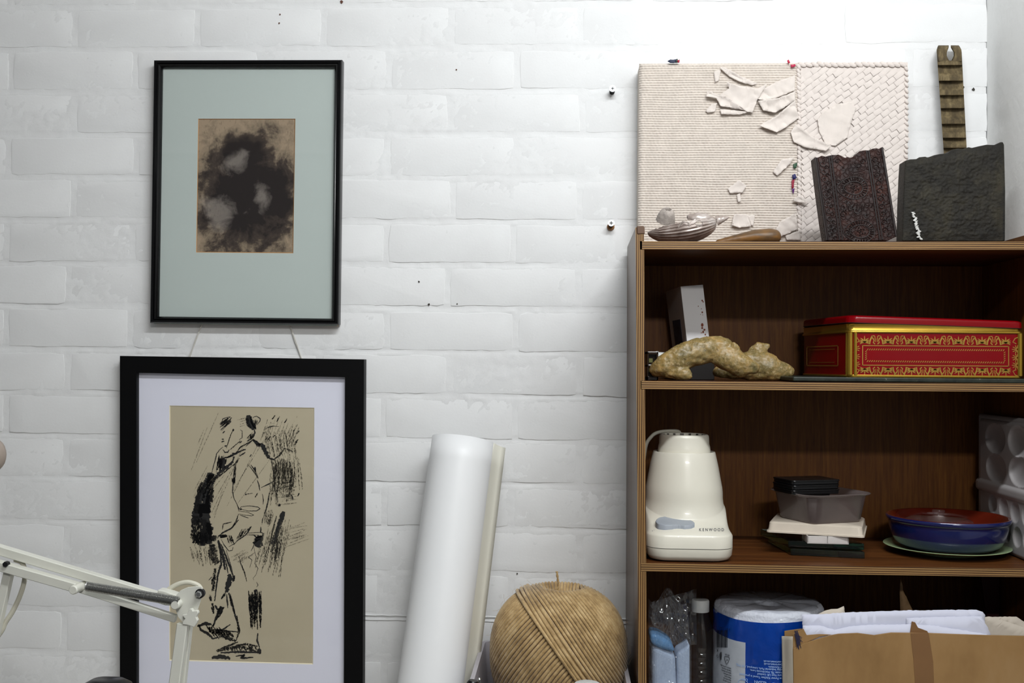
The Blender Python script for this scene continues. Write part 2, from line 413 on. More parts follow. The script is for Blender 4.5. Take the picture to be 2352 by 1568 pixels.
for k in (1, 2, 3, 4):
    z = ZB[k]
    g = G(); a = [B(.0063, 0.004, z - TS), B(UR + .0058, .004, z - TS), B(UR + .0058, BD, z - TS), B(.0063, BD, z - TS)]
    b = [p + RB @ Vector((0, 0, TS)) for p in a]; g.prism(a, b)
    o = g.build('shelf', M['ply_shelf'], bc, 0)
    face_mats(o, lambda p: 1 if p.normal.y < -.7 else 0, [M['ply_shelf'], M['edge_h']])
g = G(); a = [B(.001, .0038, -.001), B(UR + .012, .0038, -.001), B(UR + .012, .0038, ZB[4] - TS), B(.001, .0038, ZB[4] - TS)]
g.prism(a, [p + Vector((0, .0036, 0)) for p in a]); g.build('back_panel', M['ply_face'], bc, 0)
# raised brown end block on the left upright
g = G(); a = [U(1463, 519, FY), U(1478, 518.5, FY), U(1480.5, 522, FY), U(1481, 536.5, FY), U(1464, 537, FY)]
g.prism([p + Vector((0, -.0012, 0)) for p in a], [p + Vector((0, .05, .0)) for p in a]); bev(g.build('end_block', plain('brown_block', (96, 70, 52), .5), bc, 0), .0008)

# ================================================================ THE TWO PICTURES
def sweep_frame(q_out, q_in, prof):
    """mitred moulding; q = TL TR BR BL world corners; prof = (t from outer to inner, y)"""
    V = []; F = []; n = len(prof)
    for c in range(4):
        for t, y in prof:
            p = lerp(q_out[c], q_in[c], t); V.append(Vector((p.x, y, p.z)))
    for c in range(4):
        d = (c + 1) % 4
        for i in range(n): F.append((c * n + i, c * n + (i + 1) % n, d * n + (i + 1) % n, d * n + i))
    return V, F
def qslab(g, q, y0, y1, mi=0):
    return g.prism([Vector((p.x, y0, p.z)) for p in q], [Vector((p.x, y1, p.z)) for p in q], mi)
def holed(g, qo, qi, y0, y1, mi=0):
    V, F = sweep_frame(qo, qi, [(0, y0), (1, y0), (1, y1), (0, y1)]); return g.add(V, F, mi)
def qp(pts, y): return [U(x, yy, y) for x, yy in pts]
# upper picture
FYU = -.024
qo = qp([(352, 137), (785, 136), (777, 745), (343, 741)], FYU); qi = qp([(370, 154), (767, 154), (760, 731), (361, 726)], FYU)
pic = empty('framed_print', ((qo[2].x + qo[3].x) / 2, -.004, qo[2].z), 'upper picture, narrow glossy black frame with blue-grey mount and small dark print', 'picture')
g = G(); g.add(*sweep_frame(qo, qi, [(0, -.004), (0, FYU + .004), (.05, FYU + .0015), (.14, FYU), (.42, FYU + .0004), (.5, FYU + .0022), (.6, FYU + .0004), (.72, FYU), (.9, FYU + .0025), (1, FYU + .006), (1, -.007), (.9, -.004)]))
g.build('frame', M['black_gloss'], pic, 40)
qi2 = [lerp(a, b, -.03) for a, b in zip(qi, (qi[2], qi[3], qi[0], qi[1]))]
po = qp([(457, 274), (677, 274), (672, 580), (452, 578)], -.012)
pb = qp([(455.5, 272.5), (678.5, 272.5), (673.5, 581.5), (450.5, 579.5)], -.0135)
g = G(); holed(g, qi2, [Vector((p.x, 0, p.z)) for p in pb], -.0135, -.0115); g.build('mount', M['mat_blue'], pic, 0)
g = G()
for c in range(4):
    d = (c + 1) % 4; g.add([pb[c], pb[d], po[d], po[c]], [(0, 1, 2, 3)])
g.build('mount_bevel', M['bevel_tan'], pic, 0)
# the print: a generic smoky charcoal study (no known picture), soft dark masses on buff paper
t = NT('smoky_print'); v = t.coords((1, 1, 1))
sp = t.n('ShaderNodeSeparateXYZ'); t.l(v, sp.inputs[0])
def M_(op, a, b=None, c=None):
    nd = t.n('ShaderNodeMath'); nd.operation = op
    for i, x in enumerate((a, b, c)):
        if x is None: continue
        if hasattr(x, 'links'): t.l(x, nd.inputs[i])
        else: nd.inputs[i].default_value = x
    return nd.outputs[0]
def blob2(cx, cz, rx, rz):
    a = M_('DIVIDE', M_('SUBTRACT', sp.outputs[0], cx), rx); b = M_('DIVIDE', M_('SUBTRACT', sp.outputs[2], cz), rz)
    return M_('SUBTRACT', 1, M_('SQRT', M_('ADD', M_('MULTIPLY', a, a), M_('MULTIPLY', b, b))))
n1 = t.noise(v, 26, 6, .62, .5); n2 = t.noise(v, 120, 5, .7); n3 = t.noise(t.coords((90, 1, 40), (0, .5, 0)), 3, 4, .6)
mass = M_('MAXIMUM', blob2(.004, -.02, .125, .145), M_('MAXIMUM', blob2(.0, .055, .07, .05), blob2(.05, -.03, .06, .07)))
dk = M_('MULTIPLY_ADD', M_('SUBTRACT', n1, .5), 1.9, M_('MULTIPLY', mass, 1.5)); dk = M_('MULTIPLY_ADD', M_('SUBTRACT', n2, .5), .55, dk)
c = t.ramp(dk, [(-.0, L((158, 140, 118))), (.28, L((132, 118, 100))), (.52, L((72, 63, 56))), (.85, L((42, 37, 36)))])
lt = M_('MULTIPLY_ADD', M_('SUBTRACT', n1, .52), -2.2, M_('MAXIMUM', blob2(-.045, -.045, .05, .04), M_('MAXIMUM', blob2(-.02, .045, .035, .03), blob2(.03, -.02, .022, .03))))
c = t.mix(t.ramp(lt, [(.25, (0, 0, 0)), (.8, (.55, .55, .55))]), c, L((150, 142, 134)))
c = t.mix(t.ramp(n3, [(.55, (0, 0, 0)), (.7, (.35, .35, .35))]), c, L((44, 38, 36)))
t.base(c); t.set(.8, 0, .1)
qpnt = [Vector((p.x, -.0115, p.z)) for p in [lerp(po[i], po[(i + 2) % 4], -.01) for i in range(4)]]
g = G(); qslab(g, qpnt, -.0118, -.0105); g.build('print', t.m, pic, 0)
g = G(); qslab(g, [Vector((p.x, 0, p.z)) for p in qi2], -.0168, -.0150); g.build('glass_pane', M['glass'], pic, 0)
g = G(); qslab(g, [Vector((p.x, 0, p.z)) for p in qi2], -.0104, -.0064); g.build('backing_board', M['bevel_tan'], pic, 0)

# lower picture
FYL = -.026
qo = qp([(275, 817), (836, 825), (832.5, 1668), (275, 1659)], FYL); qi = qp([(315, 856), (793, 866), (790, 1626), (315, 1616)], FYL + .003)
pic2 = empty('framed_drawing', ((qo[2].x + qo[3].x) / 2, -.004, qo[2].z), 'lower picture, wide flat black frame with white mount and ink figure drawing', 'picture')
g = G(); g.add(*sweep_frame(qo, qi, [(0, -.003), (0, FYL + .0006), (.012, FYL), (.985, FYL), (1, FYL + .001), (1, -.005)]))
g.build('frame', M['black_satin'], pic2, 0)
qi2 = [lerp(a, b, -.02) for a, b in zip(qi, (qi[2], qi[3], qi[0], qi[1]))]
PYL = -.0125
pb = qp([(389, 931), (722, 936), (719, 1525.5), (389, 1516.5)], -.0145); po = qp([(391, 933), (720, 938), (717, 1523), (391, 1514)], PYL)
g = G(); holed(g, qi2, [Vector((p.x, 0, p.z)) for p in pb], -.0145, -.0125); g.build('mount', M['mat_white'], pic2, 0)
g = G()
for c in range(4):
    d = (c + 1) % 4; g.add([pb[c], pb[d], po[d], po[c]], [(0, 1, 2, 3)])
g.build('mount_bevel', M['bevel_cream'], pic2, 0)
t = NT('buff_paper'); v = t.coords()
t.base(t.ramp(t.noise(v, 5, 4), [(.3, L((180, 170, 146))), (.7, L((190, 180, 156)))])); t.set(.85, 0, .1)
qpp = [Vector((p.x, 0, p.z)) for p in [lerp(po[i], po[(i + 2) % 4], -.01) for i in range(4)]]
paper = qslab(G(), qpp, PYL, PYL + .0015).build('drawing_paper', t.m, pic2, 0)
g = G(); qslab(g, [Vector((p.x, 0, p.z)) for p in qi2], -.0180, -.0162); g.build('glass_pane', M['glass'], pic2, 0)
g = G(); qslab(g, [Vector((p.x, 0, p.z)) for p in qi2], -.0108, -.0064); g.build('backing_board', M['bevel_tan'], pic2, 0)
# hanging string of the lower picture, rising behind the upper one to a nail
nail = U(566, 560, -.0035)
g = G()
for (x0, y0), (x1, y1) in (((432, 826), (466, 738)), ((694, 828), (664, 742))):
    a = U(x0, y0, -.0026); b = U(x1, y1, -.0032); c = lerp(b, nail, .6); g.tube([a, lerp(a, b, .5) + Vector((.0006, 0, 0)), b, c, nail], .0011, 6)
    g.tube([a + Vector((.002, 0, -.002)), lerp(a, b, .5) + Vector((-.001, 0, 0)), b], .0008, 6)
g.build('hanging_cord', M['cord'], pic2)

# ---- ink strokes (flat print on the paper)
def ink_mat(name, thr, scale):
    t = NT(name); t.t.nodes.remove(t.b)
    v = t.coords(scale); f = t.noise(v, 1, 6, .75)
    d = t.n('ShaderNodeBsdfDiffuse'); d.inputs[0].default_value = (*L((26, 25, 24) if thr < .45 else (104, 98, 84)), 1)
    tr = t.n('ShaderNodeBsdfTransparent'); mx = t.n('ShaderNodeMixShader')
    t.l(t.ramp(f, [(thr, (0, 0, 0)), (thr + .07, (1, 1, 1))]), mx.inputs[0]); t.l(tr.outputs[0], mx.inputs[1]); t.l(d.outputs[0], mx.inputs[2]); t.l(mx.outputs[0], t.out.inputs[0]); return t.m
INK = [plain('black_ink', (20, 19, 18), .7, var=.02), ink_mat('dry_brush_ink', .41, (420, 420, 160)), ink_mat('faint_ink_wash', .48, (520, 520, 230))]
ZA = lambda x, y: (240 + x * .50266, 780 + y * .50266)
ZB4 = lambda x, y: (440 + x * .1594, 930 + y * .1594)
ZB5 = lambda x, y: (430 + x * .1594, 1160 + y * .1594)
ink = G(); rnd = random.Random(3)
def stroke(pts, wd, mi=0, Z=ZA, rag=.25, taper=.4):
    P = [Vector(Z(*p)) for p in pts]; D = [P[0]]; wd = wd * (.62 if Z is ZA else .20)
    for a, b in zip(P[:-1], P[1:]):
        n_ = max(1, int((b - a).length / 2.2))
        for i in range(n_): D.append(lerp(a, b, (i + 1) / n_))
    n_ = len(D); Lf = []; Rt = []
    for i, p in enumerate(D):
        d = (D[min(i + 1, n_ - 1)] - D[max(i - 1, 0)]); d = d.normalized() if d.length else Vector((1, 0)); nn = Vector((-d.y, d.x))
        tp = min(1, (min(i, n_ - 1 - i) + .6) / max(1, n_ * taper)) if taper else 1
        h = wd / 2 * (.45 + .55 * tp) * (1 + rnd.uniform(-rag, rag))
        q = p + nn * rnd.uniform(-.12, .12) * wd; y = PYL - .0003 - .00012 * mi
        Lf.append(U(q.x + nn.x * h, q.y + nn.y * h, y)); Rt.append(U(q.x - nn.x * h, q.y - nn.y * h, y))
    ink.add(Lf + Rt, [(i, i + 1, n_ + i + 1, n_ + i) for i in range(n_ - 1)], mi)
def hatch(quad, n_, wd, mi, Z=ZA, jit=6, rag=.4):
    """n strokes between the two sides of a quad: (a0, a1) -> (b0, b1)"""
    (a0, a1, b0, b1) = [Vector(p) for p in quad]
    for i in range(n_):
        u = (i + rnd.random()) / n_; s0 = lerp(a0, b0, u); s1 = lerp(a1, b1, u)
        t0 = rnd.uniform(0, .25); t1 = rnd.uniform(.7, 1)
        a = lerp(s0, s1, t0) + Vector((rnd.uniform(-jit, jit), rnd.uniform(-jit, jit))); b = lerp(s0, s1, t1) + Vector((rnd.uniform(-jit, jit), rnd.uniform(-jit, jit)))
        stroke([a, lerp(a, b, .5) + Vector((rnd.uniform(-2, 2), rnd.uniform(-2, 2))), b], wd * rnd.uniform(.6, 1.3), mi, Z, rag)
# faint diagonal wash behind the figure
for (x0, y0, x1, y1) in ((520, 335, 420, 560), (470, 400, 395, 600), (455, 410, 425, 480), (640, 470, 500, 800), (560, 640, 490, 790), (540, 690, 500, 820), (740, 440, 580, 700), (700, 480, 560, 760), (880, 350, 760, 560), (600, 560, 480, 770), (760, 540, 600, 760)):
    stroke([(x0, y0), (x1, y1)], 2.6, 2)
hatch(((740, 360), (700, 470), (900, 380), (850, 500)), 16, 3.2, 2); hatch(((720, 420), (760, 560), (870, 400), (880, 560)), 26, 4, 2)
hatch(((770, 540), (740, 760), (880, 560), (860, 740)), 30, 6, 2, jit=10); hatch(((780, 520), (790, 700), (880, 520), (900, 700)), 26, 4, 2, jit=9)
hatch(((790, 600), (890, 590), (790, 760), (890, 745)), 14, 3, 2); hatch(((740, 850), (690, 1080), (860, 800), (800, 1090)), 18, 6, 2, jit=10)
hatch(((830, 860), (940, 830), (820, 960), (950, 900)), 9, 3, 2); hatch(((390, 930), (420, 1030), (520, 940), (520, 1040)), 16, 5, 2); hatch(((480, 560), (380, 740), (560, 600), (500, 700)), 8, 2.5, 2)
for x, y in ((780, 345), (800, 350), (835, 360), (870, 410), (890, 415), (885, 455), (880, 465), (760, 440), (780, 435), (745, 445), (890, 700), (850, 640), (700, 700), (745, 515)):
    stroke([(x, y), (x - rnd.uniform(6, 16), y + rnd.uniform(8, 26))], 4.5, 1)
# head
hatch(((570, 350), (525, 380), (585, 370), (535, 420)), 12, 3, 0, jit=4); hatch(((640, 200), (800, 160), (700, 320), (760, 300)), 6, 8, 2, ZB4)
stroke([(580, 180), (520, 250), (480, 300)], 14, 1, ZB4); stroke([(560, 170), (470, 230), (420, 290)], 20, 1, ZB4); stroke([(545, 165), (450, 200), (430, 260)], 9, 0, ZB4)
for p in (((450, 405), (480, 375)), ((435, 490), (465, 492)), ((430, 530), (472, 520)), ((475, 590), (505, 585)), ((690, 545), (725, 520))): stroke(p, 14, 0, ZB4)
stroke([(820, 145), (830, 240), (870, 310), (905, 345)], 62, 0, ZB4, .2, .15); stroke([(800, 190), (815, 280), (850, 330)], 40, 1, ZB4); stroke([(850, 170), (880, 260), (925, 350)], 34, 0, ZB4)
stroke([(880, 190), (905, 165), (940, 160), (990, 195), (985, 230), (940, 285)], 9, 0, ZB4); hatch(((885, 200), (900, 320), (960, 210), (930, 300)), 9, 8, 1, ZB4)
stroke([(700, 355), (728, 372), (730, 470), (685, 500)], 9, 0, ZB4); stroke([(600, 350), (560, 440), (530, 530), (500, 620)], 10, 1, ZB4); stroke([(608, 345), (592, 375)], 20, 0, ZB4)
stroke([(905, 350), (912, 400), (890, 450), (850, 490), (800, 520)], 20, 0, ZB4); hatch(((880, 380), (780, 480), (910, 440), (830, 520)), 10, 8, 1, ZB4)
# shoulders and arms
stroke([(880, 490), (935, 545), (1000, 580)], 34, 0, ZB4); stroke([(930, 580), (1010, 565), (1040, 620), (1090, 720), (1110, 765)], 44, 0, ZB4, .25, .1)
stroke([(950, 530), (880, 500), (780, 595)], 12, 0, ZB4); stroke([(870, 510), (700, 610), (630, 700)], 14, 1, ZB4); stroke([(780, 635), (700, 665), (610, 710), (530, 750), (450, 765)], 24, 0, ZB4)
stroke([(775, 680), (690, 735)], 16, 0, ZB4); stroke([(690, 765), (640, 830), (600, 870)], 20, 1, ZB4); stroke([(620, 690), (580, 690)], 12, 0, ZB4)
stroke([(455, 600), (400, 650), (362, 700), (340, 800), (310, 900), (292, 975)], 11, 0, ZB4); stroke([(450, 640), (480, 680), (520, 680), (545, 640)], 13, 0, ZB4)
hatch(((400, 700), (350, 980), (470, 720), (420, 960)), 9, 16, 1, ZB4); stroke([(470, 770), (445, 840), (455, 910)], 60, 0, ZB4, .3, .1); stroke([(500, 770), (490, 850)], 14, 0, ZB4)
stroke([(610, 740), (590, 820), (500, 900), (420, 960), (340, 1040), (280, 1120)], 34, 0, ZB4, .4); stroke([(600, 860), (480, 960), (350, 1060), (290, 1150)], 16, 1, ZB4); stroke([(600, 730), (480, 760)], 16, 0, ZB4)
for k in range(5): stroke([(560 + k * 28, 640 - k * 24), (600 + k * 26, 600 - k * 22)], 9, 1, ZB4)
# back: the heavy black mass
for pts, wd, mi in (([(300, 980), (250, 1080), (160, 1220), (110, 1350), (80, 1560)], 90, 0), ([(300, 1000), (260, 1160), (220, 1300), (200, 1560)], 90, 0), ([(280, 1180), (240, 1400), (235, 1560)], 60, 0), ([(130, 1180), (90, 1350), (60, 1560)], 50, 1), ([(180, 1120), (120, 1260)], 80, 1), ([(300, 1220), (280, 1400)], 40, 1)):
    stroke(pts, wd, mi, ZB4, .18, .06)
for pts, wd, mi in (([(180, -20), (150, 100), (130, 240)], 110, 0), ([(260, -20), (250, 150), (290, 330), (300, 470)], 110, 0), ([(120, 150), (110, 300), (110, 480)], 90, 1), ([(210, 200), (200, 400), (230, 570)], 110, 1), ([(290, 250), (310, 400), (320, 560)], 70, 0), ([(110, 420), (120, 545)], 60, 1), ([(170, 380), (170, 570)], 50, 1), ([(230, 350), (225, 585)], 60, 0), ([(320, 460), (420, 480)], 60, 1)):
    stroke(pts, wd, mi, ZB5, .22, .06)
hatch(((90, 380), (90, 560), (340, 400), (350, 580)), 20, 18, 1, ZB5, jit=10)
# torso outline
stroke([(620, 850), (610, 960), (600, 1100), (590, 1240), (610, 1340), (680, 1480), (690, 1500)], 10, 0, ZB4); stroke([(640, 850), (620, 1000), (610, 1150)], 22, 1, ZB4); hatch(((570, 1040), (600, 1150), (630, 1040), (630, 1160)), 6, 12, 1, ZB4)
stroke([(820, 860), (900, 960), (960, 1060)], 11, 1, ZB4); stroke([(855, 860), (920, 950), (960, 1050)], 12, 1, ZB4); stroke([(915, 890), (915, 950)], 24, 0, ZB4); stroke([(945, 1080), (970, 1150), (985, 1230)], 12, 0, ZB4)
stroke([(1000, 1190), (1120, 1130), (1235, 1078)], 10, 0, ZB4); stroke([(1020, 1180), (1160, 1125)], 6, 0, ZB4); stroke([(860, 710), (840, 745)], 12, 0, ZB4); stroke([(1040, 350), (1170, 300), (1260, 310)], 7, 0, ZB4); stroke([(1100, 320), (1190, 300)], 12, 0, ZB4)
stroke([(790, 1280), (775, 1295)], 22, 0, ZB4); stroke([(790, 1282), (880, 1270)], 7, 1, ZB4)
stroke([(1020, 1280), (1035, 1360), (1030, 1430)], 10, 0, ZB4); stroke([(1120, 1260), (1100, 1400), (1060, 1560)], 15, 0, ZB4); stroke([(1225, 1240), (1245, 1400)], 8, 0, ZB4); stroke([(1265, 1420), (1268, 1450)], 28, 0, ZB4); stroke([(1440, 1290), (1462, 1370)], 18, 0, ZB4)
for y in (1115, 1170, 1290, 1310): stroke([(1290, y + 20), (1400, y), (1430, y + 4)], 8, 1, ZB4)
stroke([(1140, 760), (1170, 900), (1190, 1040), (1200, 1200), (1230, 1400)], 14, 1, ZB4); stroke([(1100, 760), (1200, 790)], 22, 0, ZB4); stroke([(1190, 780), (1270, 720), (1340, 620)], 20, 1, ZB4); stroke([(1340, 620), (1460, 670)], 18, 1, ZB4); hatch(((1150, 780), (1200, 1050), (1440, 760), (1460, 1050)), 26, 16, 2, ZB4, jit=14)
stroke([(735, 75), (780, 20), (900, 8), (1020, 25), (1050, 50), (1000, 80), (880, 82), (790, 60), (740, 80)], 8, 0, ZB5); stroke([(735, 88), (860, 95), (960, 140), (930, 152), (820, 140), (735, 125)], 6, 0, ZB5); stroke([(760, 140), (885, 185)], 8, 0, ZB5)
stroke([(720, -10), (745, 70)], 9, 0, ZB5); stroke([(780, 45), (765, 65)], 20, 0, ZB5); stroke([(1155, -10), (1100, 180)], 9, 0, ZB5)
# hips, hand and legs
stroke([(740, 210), (640, 330), (520, 390), (450, 440), (440, 480)], 18, 0, ZB5); stroke([(640, 240), (520, 270), (505, 350)], 12, 1, ZB5); stroke([(740, 130), (700, 240), (640, 330)], 16, 1, ZB5); hatch(((450, 440), (560, 420), (470, 480), (600, 440)), 6, 14, 0, ZB5)
stroke([(925, 300), (890, 370), (840, 430), (720, 510), (670, 570)], 12, 0, ZB5); stroke([(915, 310), (870, 390)], 20, 0, ZB5); stroke([(850, 400), (1080, 390)], 6, 0, ZB5); stroke([(860, 425), (1040, 430)], 8, 1, ZB5); hatch(((700, 500), (800, 330), (780, 480), (880, 330)), 7, 9, 1, ZB5)
stroke([(600, 430), (630, 500), (680, 550), (600, 600)], 9, 0, ZB5); stroke([(620, 470), (610, 500), (635, 510), (625, 470)], 6, 0, ZB5); stroke([(490, 490), (530, 570), (600, 660), (650, 650), (660, 600)], 9, 0, ZB5); hatch(((560, 440), (600, 560), (640, 420), (680, 540)), 7, 10, 1, ZB5)
stroke([(960, 430), (1000, 470), (1080, 440), (1095, 400)], 20, 0, ZB5); stroke([(1000, 450), (1050, 500), (1000, 600)], 90, 0, ZB5, .3, .15); stroke([(1060, 310), (1060, 390), (1090, 400)], 14, 0, ZB5); stroke([(1075, 280), (1090, 180)], 10, 1, ZB5)
stroke([(965, 480), (960, 580), (920, 660)], 8, 0, ZB5); stroke([(960, 600), (975, 680), (995, 740), (975, 840), (1020, 910), (990, 1000), (950, 1050), (960, 1080)], 6, 0, ZB5); stroke([(975, 680), (880, 745), (935, 790), (900, 900)], 6, 0, ZB5); stroke([(1000, 1105), (1020, 1150), (1000, 1180)], 7, 0, ZB5); hatch(((590, 760), (820, 640), (760, 860), (980, 700)), 12, 7, 2, ZB5)
stroke([(1395, 90), (1330, 280), (1280, 440), (1230, 570)], 54, 0, ZB5, .1, .1); stroke([(1290, 150), (1230, 360), (1200, 560)], 16, 1, ZB5); stroke([(1260, 520), (1210, 680)], 34, 1, ZB5); stroke([(1300, 480), (1290, 620), (1260, 790)], 34, 1, ZB5); stroke([(1350, 550), (1310, 760)], 14, 1, ZB5); stroke([(1325, -10), (1325, 15)], 30, 0, ZB5); hatch(((1110, 60), (1120, 330), (1260, 60), (1200, 330)), 12, 14, 2, ZB5); stroke([(1370, 700), (1340, 1060)], 12, 2, ZB5)
stroke([(440, 520), (480, 700), (490, 850), (440, 1000), (420, 1180), (395, 1380)], 22, 0, ZB5); stroke([(360, 560), (360, 720), (440, 840)], 80, 1, ZB5, .4, .1); stroke([(450, 500), (520, 760), (545, 930)], 34, 0, ZB5); stroke([(490, 560), (590, 820), (650, 980), (680, 1090)], 22, 0, ZB5); stroke([(560, 640), (640, 900), (660, 1000)], 8, 0, ZB5)
stroke([(550, 780), (590, 980)], 14, 0, ZB5); stroke([(620, 990), (600, 1120), (560, 1250)], 56, 0, ZB5, .25, .2); stroke([(680, 1010), (660, 1100)], 26, 0, ZB5); stroke([(560, 1250), (490, 1350)], 24, 1, ZB5); stroke([(570, 1280), (585, 1480)], 16, 0, ZB5); stroke([(600, 1260), (640, 1400), (680, 1560)], 26, 1, ZB5); stroke([(600, 1260), (660, 1480)], 12, 0, ZB5)
stroke([(405, 910), (380, 1080), (370, 1240)], 44, 1, ZB5); stroke([(330, 1290), (340, 1380)], 30, 1, ZB5); stroke([(400, 1440), (440, 1510)], 24, 0, ZB5); stroke([(500, 1460), (450, 1560)], 54, 0, ZB5, .3, .2); stroke([(360, 1410), (380, 1560)], 34, 1, ZB5); stroke([(740, 730), (780, 860), (830, 980), (860, 1100)], 14, 1, ZB5); stroke([(355, 1030), (310, 1080)], 10, 0, ZB5)
hatch(((880, 1230), (890, 1560), (1050, 1220), (1060, 1560)), 16, 16, 1, ZB5); stroke([(975, 1230), (975, 1560)], 30, 1, ZB5); stroke([(960, 1235), (1010, 1220)], 30, 0, ZB5); stroke([(1045, 1280), (1050, 1500)], 24, 1, ZB5)
# lower legs and feet
hatch(((660, 1145), (665, 1330), (715, 1145), (715, 1330)), 12, 6, 1); stroke([(700, 1340), (698, 1375), (710, 1410)], 6, 0); stroke([(605, 1260), (615, 1335), (600, 1375)], 8, 1); stroke([(575, 1160), (600, 1270), (620, 1330)], 6, 0); stroke([(530, 1220), (495, 1310)], 9, 0); stroke([(545, 1220), (510, 1280)], 10, 1)
stroke([(430, 1300), (440, 1325), (470, 1340), (495, 1365), (520, 1360)], 9, 0); stroke([(425, 1310), (460, 1295), (490, 1300)], 12, 0); stroke([(490, 1325), (540, 1325), (575, 1300)], 6, 0); stroke([(490, 1325), (620, 1335)], 5, 0); stroke([(530, 1350), (600, 1375)], 14, 1); stroke([(500, 1300), (480, 1330), (540, 1345)], 10, 1); hatch(((460, 1300), (500, 1360), (560, 1320), (600, 1370)), 14, 6, 1)
stroke([(515, 1425), (560, 1410), (620, 1400), (700, 1425)], 10, 1); stroke([(530, 1430), (620, 1425), (710, 1430)], 8, 0); stroke([(600, 1395), (650, 1390), (700, 1400)], 8, 1); stroke([(705, 1410), (712, 1435)], 14, 0); stroke([(610, 1380), (560, 1400), (510, 1420)], 8, 1); hatch(((520, 1405), (530, 1430), (690, 1395), (700, 1425)), 16, 6, 1)
stroke([(490, 1452), (530, 1447), (575, 1455)], 16, 0, rag=.1); stroke([(600, 1445), (640, 1440), (625, 1455), (680, 1450)], 7, 0); stroke([(640, 1435), (620, 1455)], 6, 0)
ink.build('ink_drawing', INK, paper, 0)

# ================================================================ SCREWS IN THE WALL
M['plug'] = plain('rust_brown_plug', (150, 106, 66), .8, bump=.4); M['screw_head'] = plain('zinc_screw_head', (214, 220, 226), .3, metal=.6, var=.02)
for px, py, wood_plug, lab in ((1407, 203, False, 'cross-head screw sticking out of the wall, higher of the two beside the canvas'), (1404, 512, True, 'cross-head screw in a brown wall plug, lower of the two, left of bookcase top')):
    hp = U(px, py, -.021); e = empty('screw', (hp.x, 0, hp.z), lab, 'screw', 'screws left in the brick wall')
    g = G(); Rx = Matrix.Rotation(math.radians(90), 3, 'X')
    g.lathe([(.0004, .0), (.0028, 0), (.0056, -.0024), (.0056, -.0030), (.0028, -.0031)], hp, 24, M4=Matrix.Rotation(math.radians(-90), 3, 'X') @ Matrix.Rotation(math.pi, 3, 'X'))
    g.V = []; g.F = []; g.MI = []
    # head: countersunk disc with a sunk cross
    ring = []
    for r_, y_ in ((.0025, .0125), (.0056, .0022), (.0056, 0)):
        ring.append([hp + Vector((r_ * math.cos(a), y_, r_ * math.sin(a))) for a in [2 * math.pi * k / 24 for k in range(24)]])
    V = sum(ring, []); F = [(i * 24 + k, i * 24 + (k + 1) % 24, (i + 1) * 24 + (k + 1) % 24, (i + 1) * 24 + k) for i in range(2) for k in range(24)] + [tuple(range(48, 72))]
    g.add(V, F); g.build('screw_head', M['screw_head'], e, 30)
    c = G(); c.box((hp.x - .003, hp.y - .0002, hp.z - .0007), (hp.x + .003, hp.y + .001, hp.z + .0007)); c.box((hp.x - .0007, hp.y - .0003, hp.z - .003), (hp.x + .0007, hp.y + .001, hp.z + .003))
    c.build('cross_slot', M['hole'], e, 0)
    s_ = G(); pts = [hp + Vector((0, .0045 + .0180 * i / 40, -.0012)) for i in range(41)]
    s_.tube(pts, [.0046 if i % 4 < 2 else .0039 for i in range(41)], 14); s_.build('threaded_shank', M['dark_steel'], e)
    if wood_plug:
        p = G(); p.tube([hp + Vector((0, .0150, -.0035)), hp + Vector((0, .0225, -.0040))], [.0062, .0068], 12); p.build('wall_plug', M['plug'], e)

# ================================================================ ROLLED PAPER
def roll():
    top = U(1064, 1010, -.062); d0 = U(990, 1568, -.150)
    ax = (top - d0).normalized(); t_ = (top.z - WT - .021) / ax.z; bot = top - ax * t_
    e = empty('paper_roll', (bot.x, bot.y, WT), 'tall roll of white paper leaning against the bricks beside the twine ball', 'paper roll')
    u = Vector((1, 0, 0)) - ax * ax.x; u.normalize(); v = ax.cross(u)      # v points roughly to -y / +y
    if v.y > 0: v = -v
    sec = []
    for i in range(150):                       # spiral from the inside out, then two loose tails at the right
        a = math.radians(-60 - 1300 * (1 - i / 149)); r_ = .040 + .0105 * i / 149
        sec.append((r_ * math.cos(a), r_ * math.sin(a)))
    # section x = along u, y = along v (towards the viewer); wind so that the tail leaves on the right, behind
    x0, y0 = sec[-1]
    g = G()
    def lay(sec_, name, mat, thick=.0005):
        g = G(); N = 14
        V = []; n_ = len(sec_)
        for j in range(N + 1):
            c = lerp(bot, top, j / N); k = 1 + .02 * (1 - j / N)
            for x, y in sec_:
                V.append(c + u * x * k + v * y * k)
        F = [(j * n_ + i, j * n_ + i + 1, (j + 1) * n_ + i + 1, (j + 1) * n_ + i) for j in range(N) for i in range(n_ - 1)]
        o = mk(name, V, F, mat, e, 60); m_ = o.modifiers.new('thick', 'SOLIDIFY'); m_.thickness = thick; m_.offset = 0; return o
    lay(sec, 'rolled_sheet', M['roll_paper'])
    # outermost sheet: from behind left, round the front, to the right and off as a flap
    out = []
    for i in range(60):
        a = math.radians(150 + 205 * i / 59); out.append((.0520 * math.cos(a), -.0520 * math.sin(a)))
    lay(out, 'outer_sheet', M['roll_paper'])
    tail = [(.0512 + .0012 * i, .004 - .003 * i) for i in range(1)] + [(.0505, .012), (.0535, -.002), (.0575, -.016), (.0625, -.028), (.0695, -.036)]
    lay(tail, 'loose_sheet_edge', M['roll_inside'], .0007)
    tail2 = [(.0500, .006), (.0540, -.012), (.0600, -.030)]
    lay(tail2, 'loose_sheet_edge', M['roll_inside'], .0007)
roll()

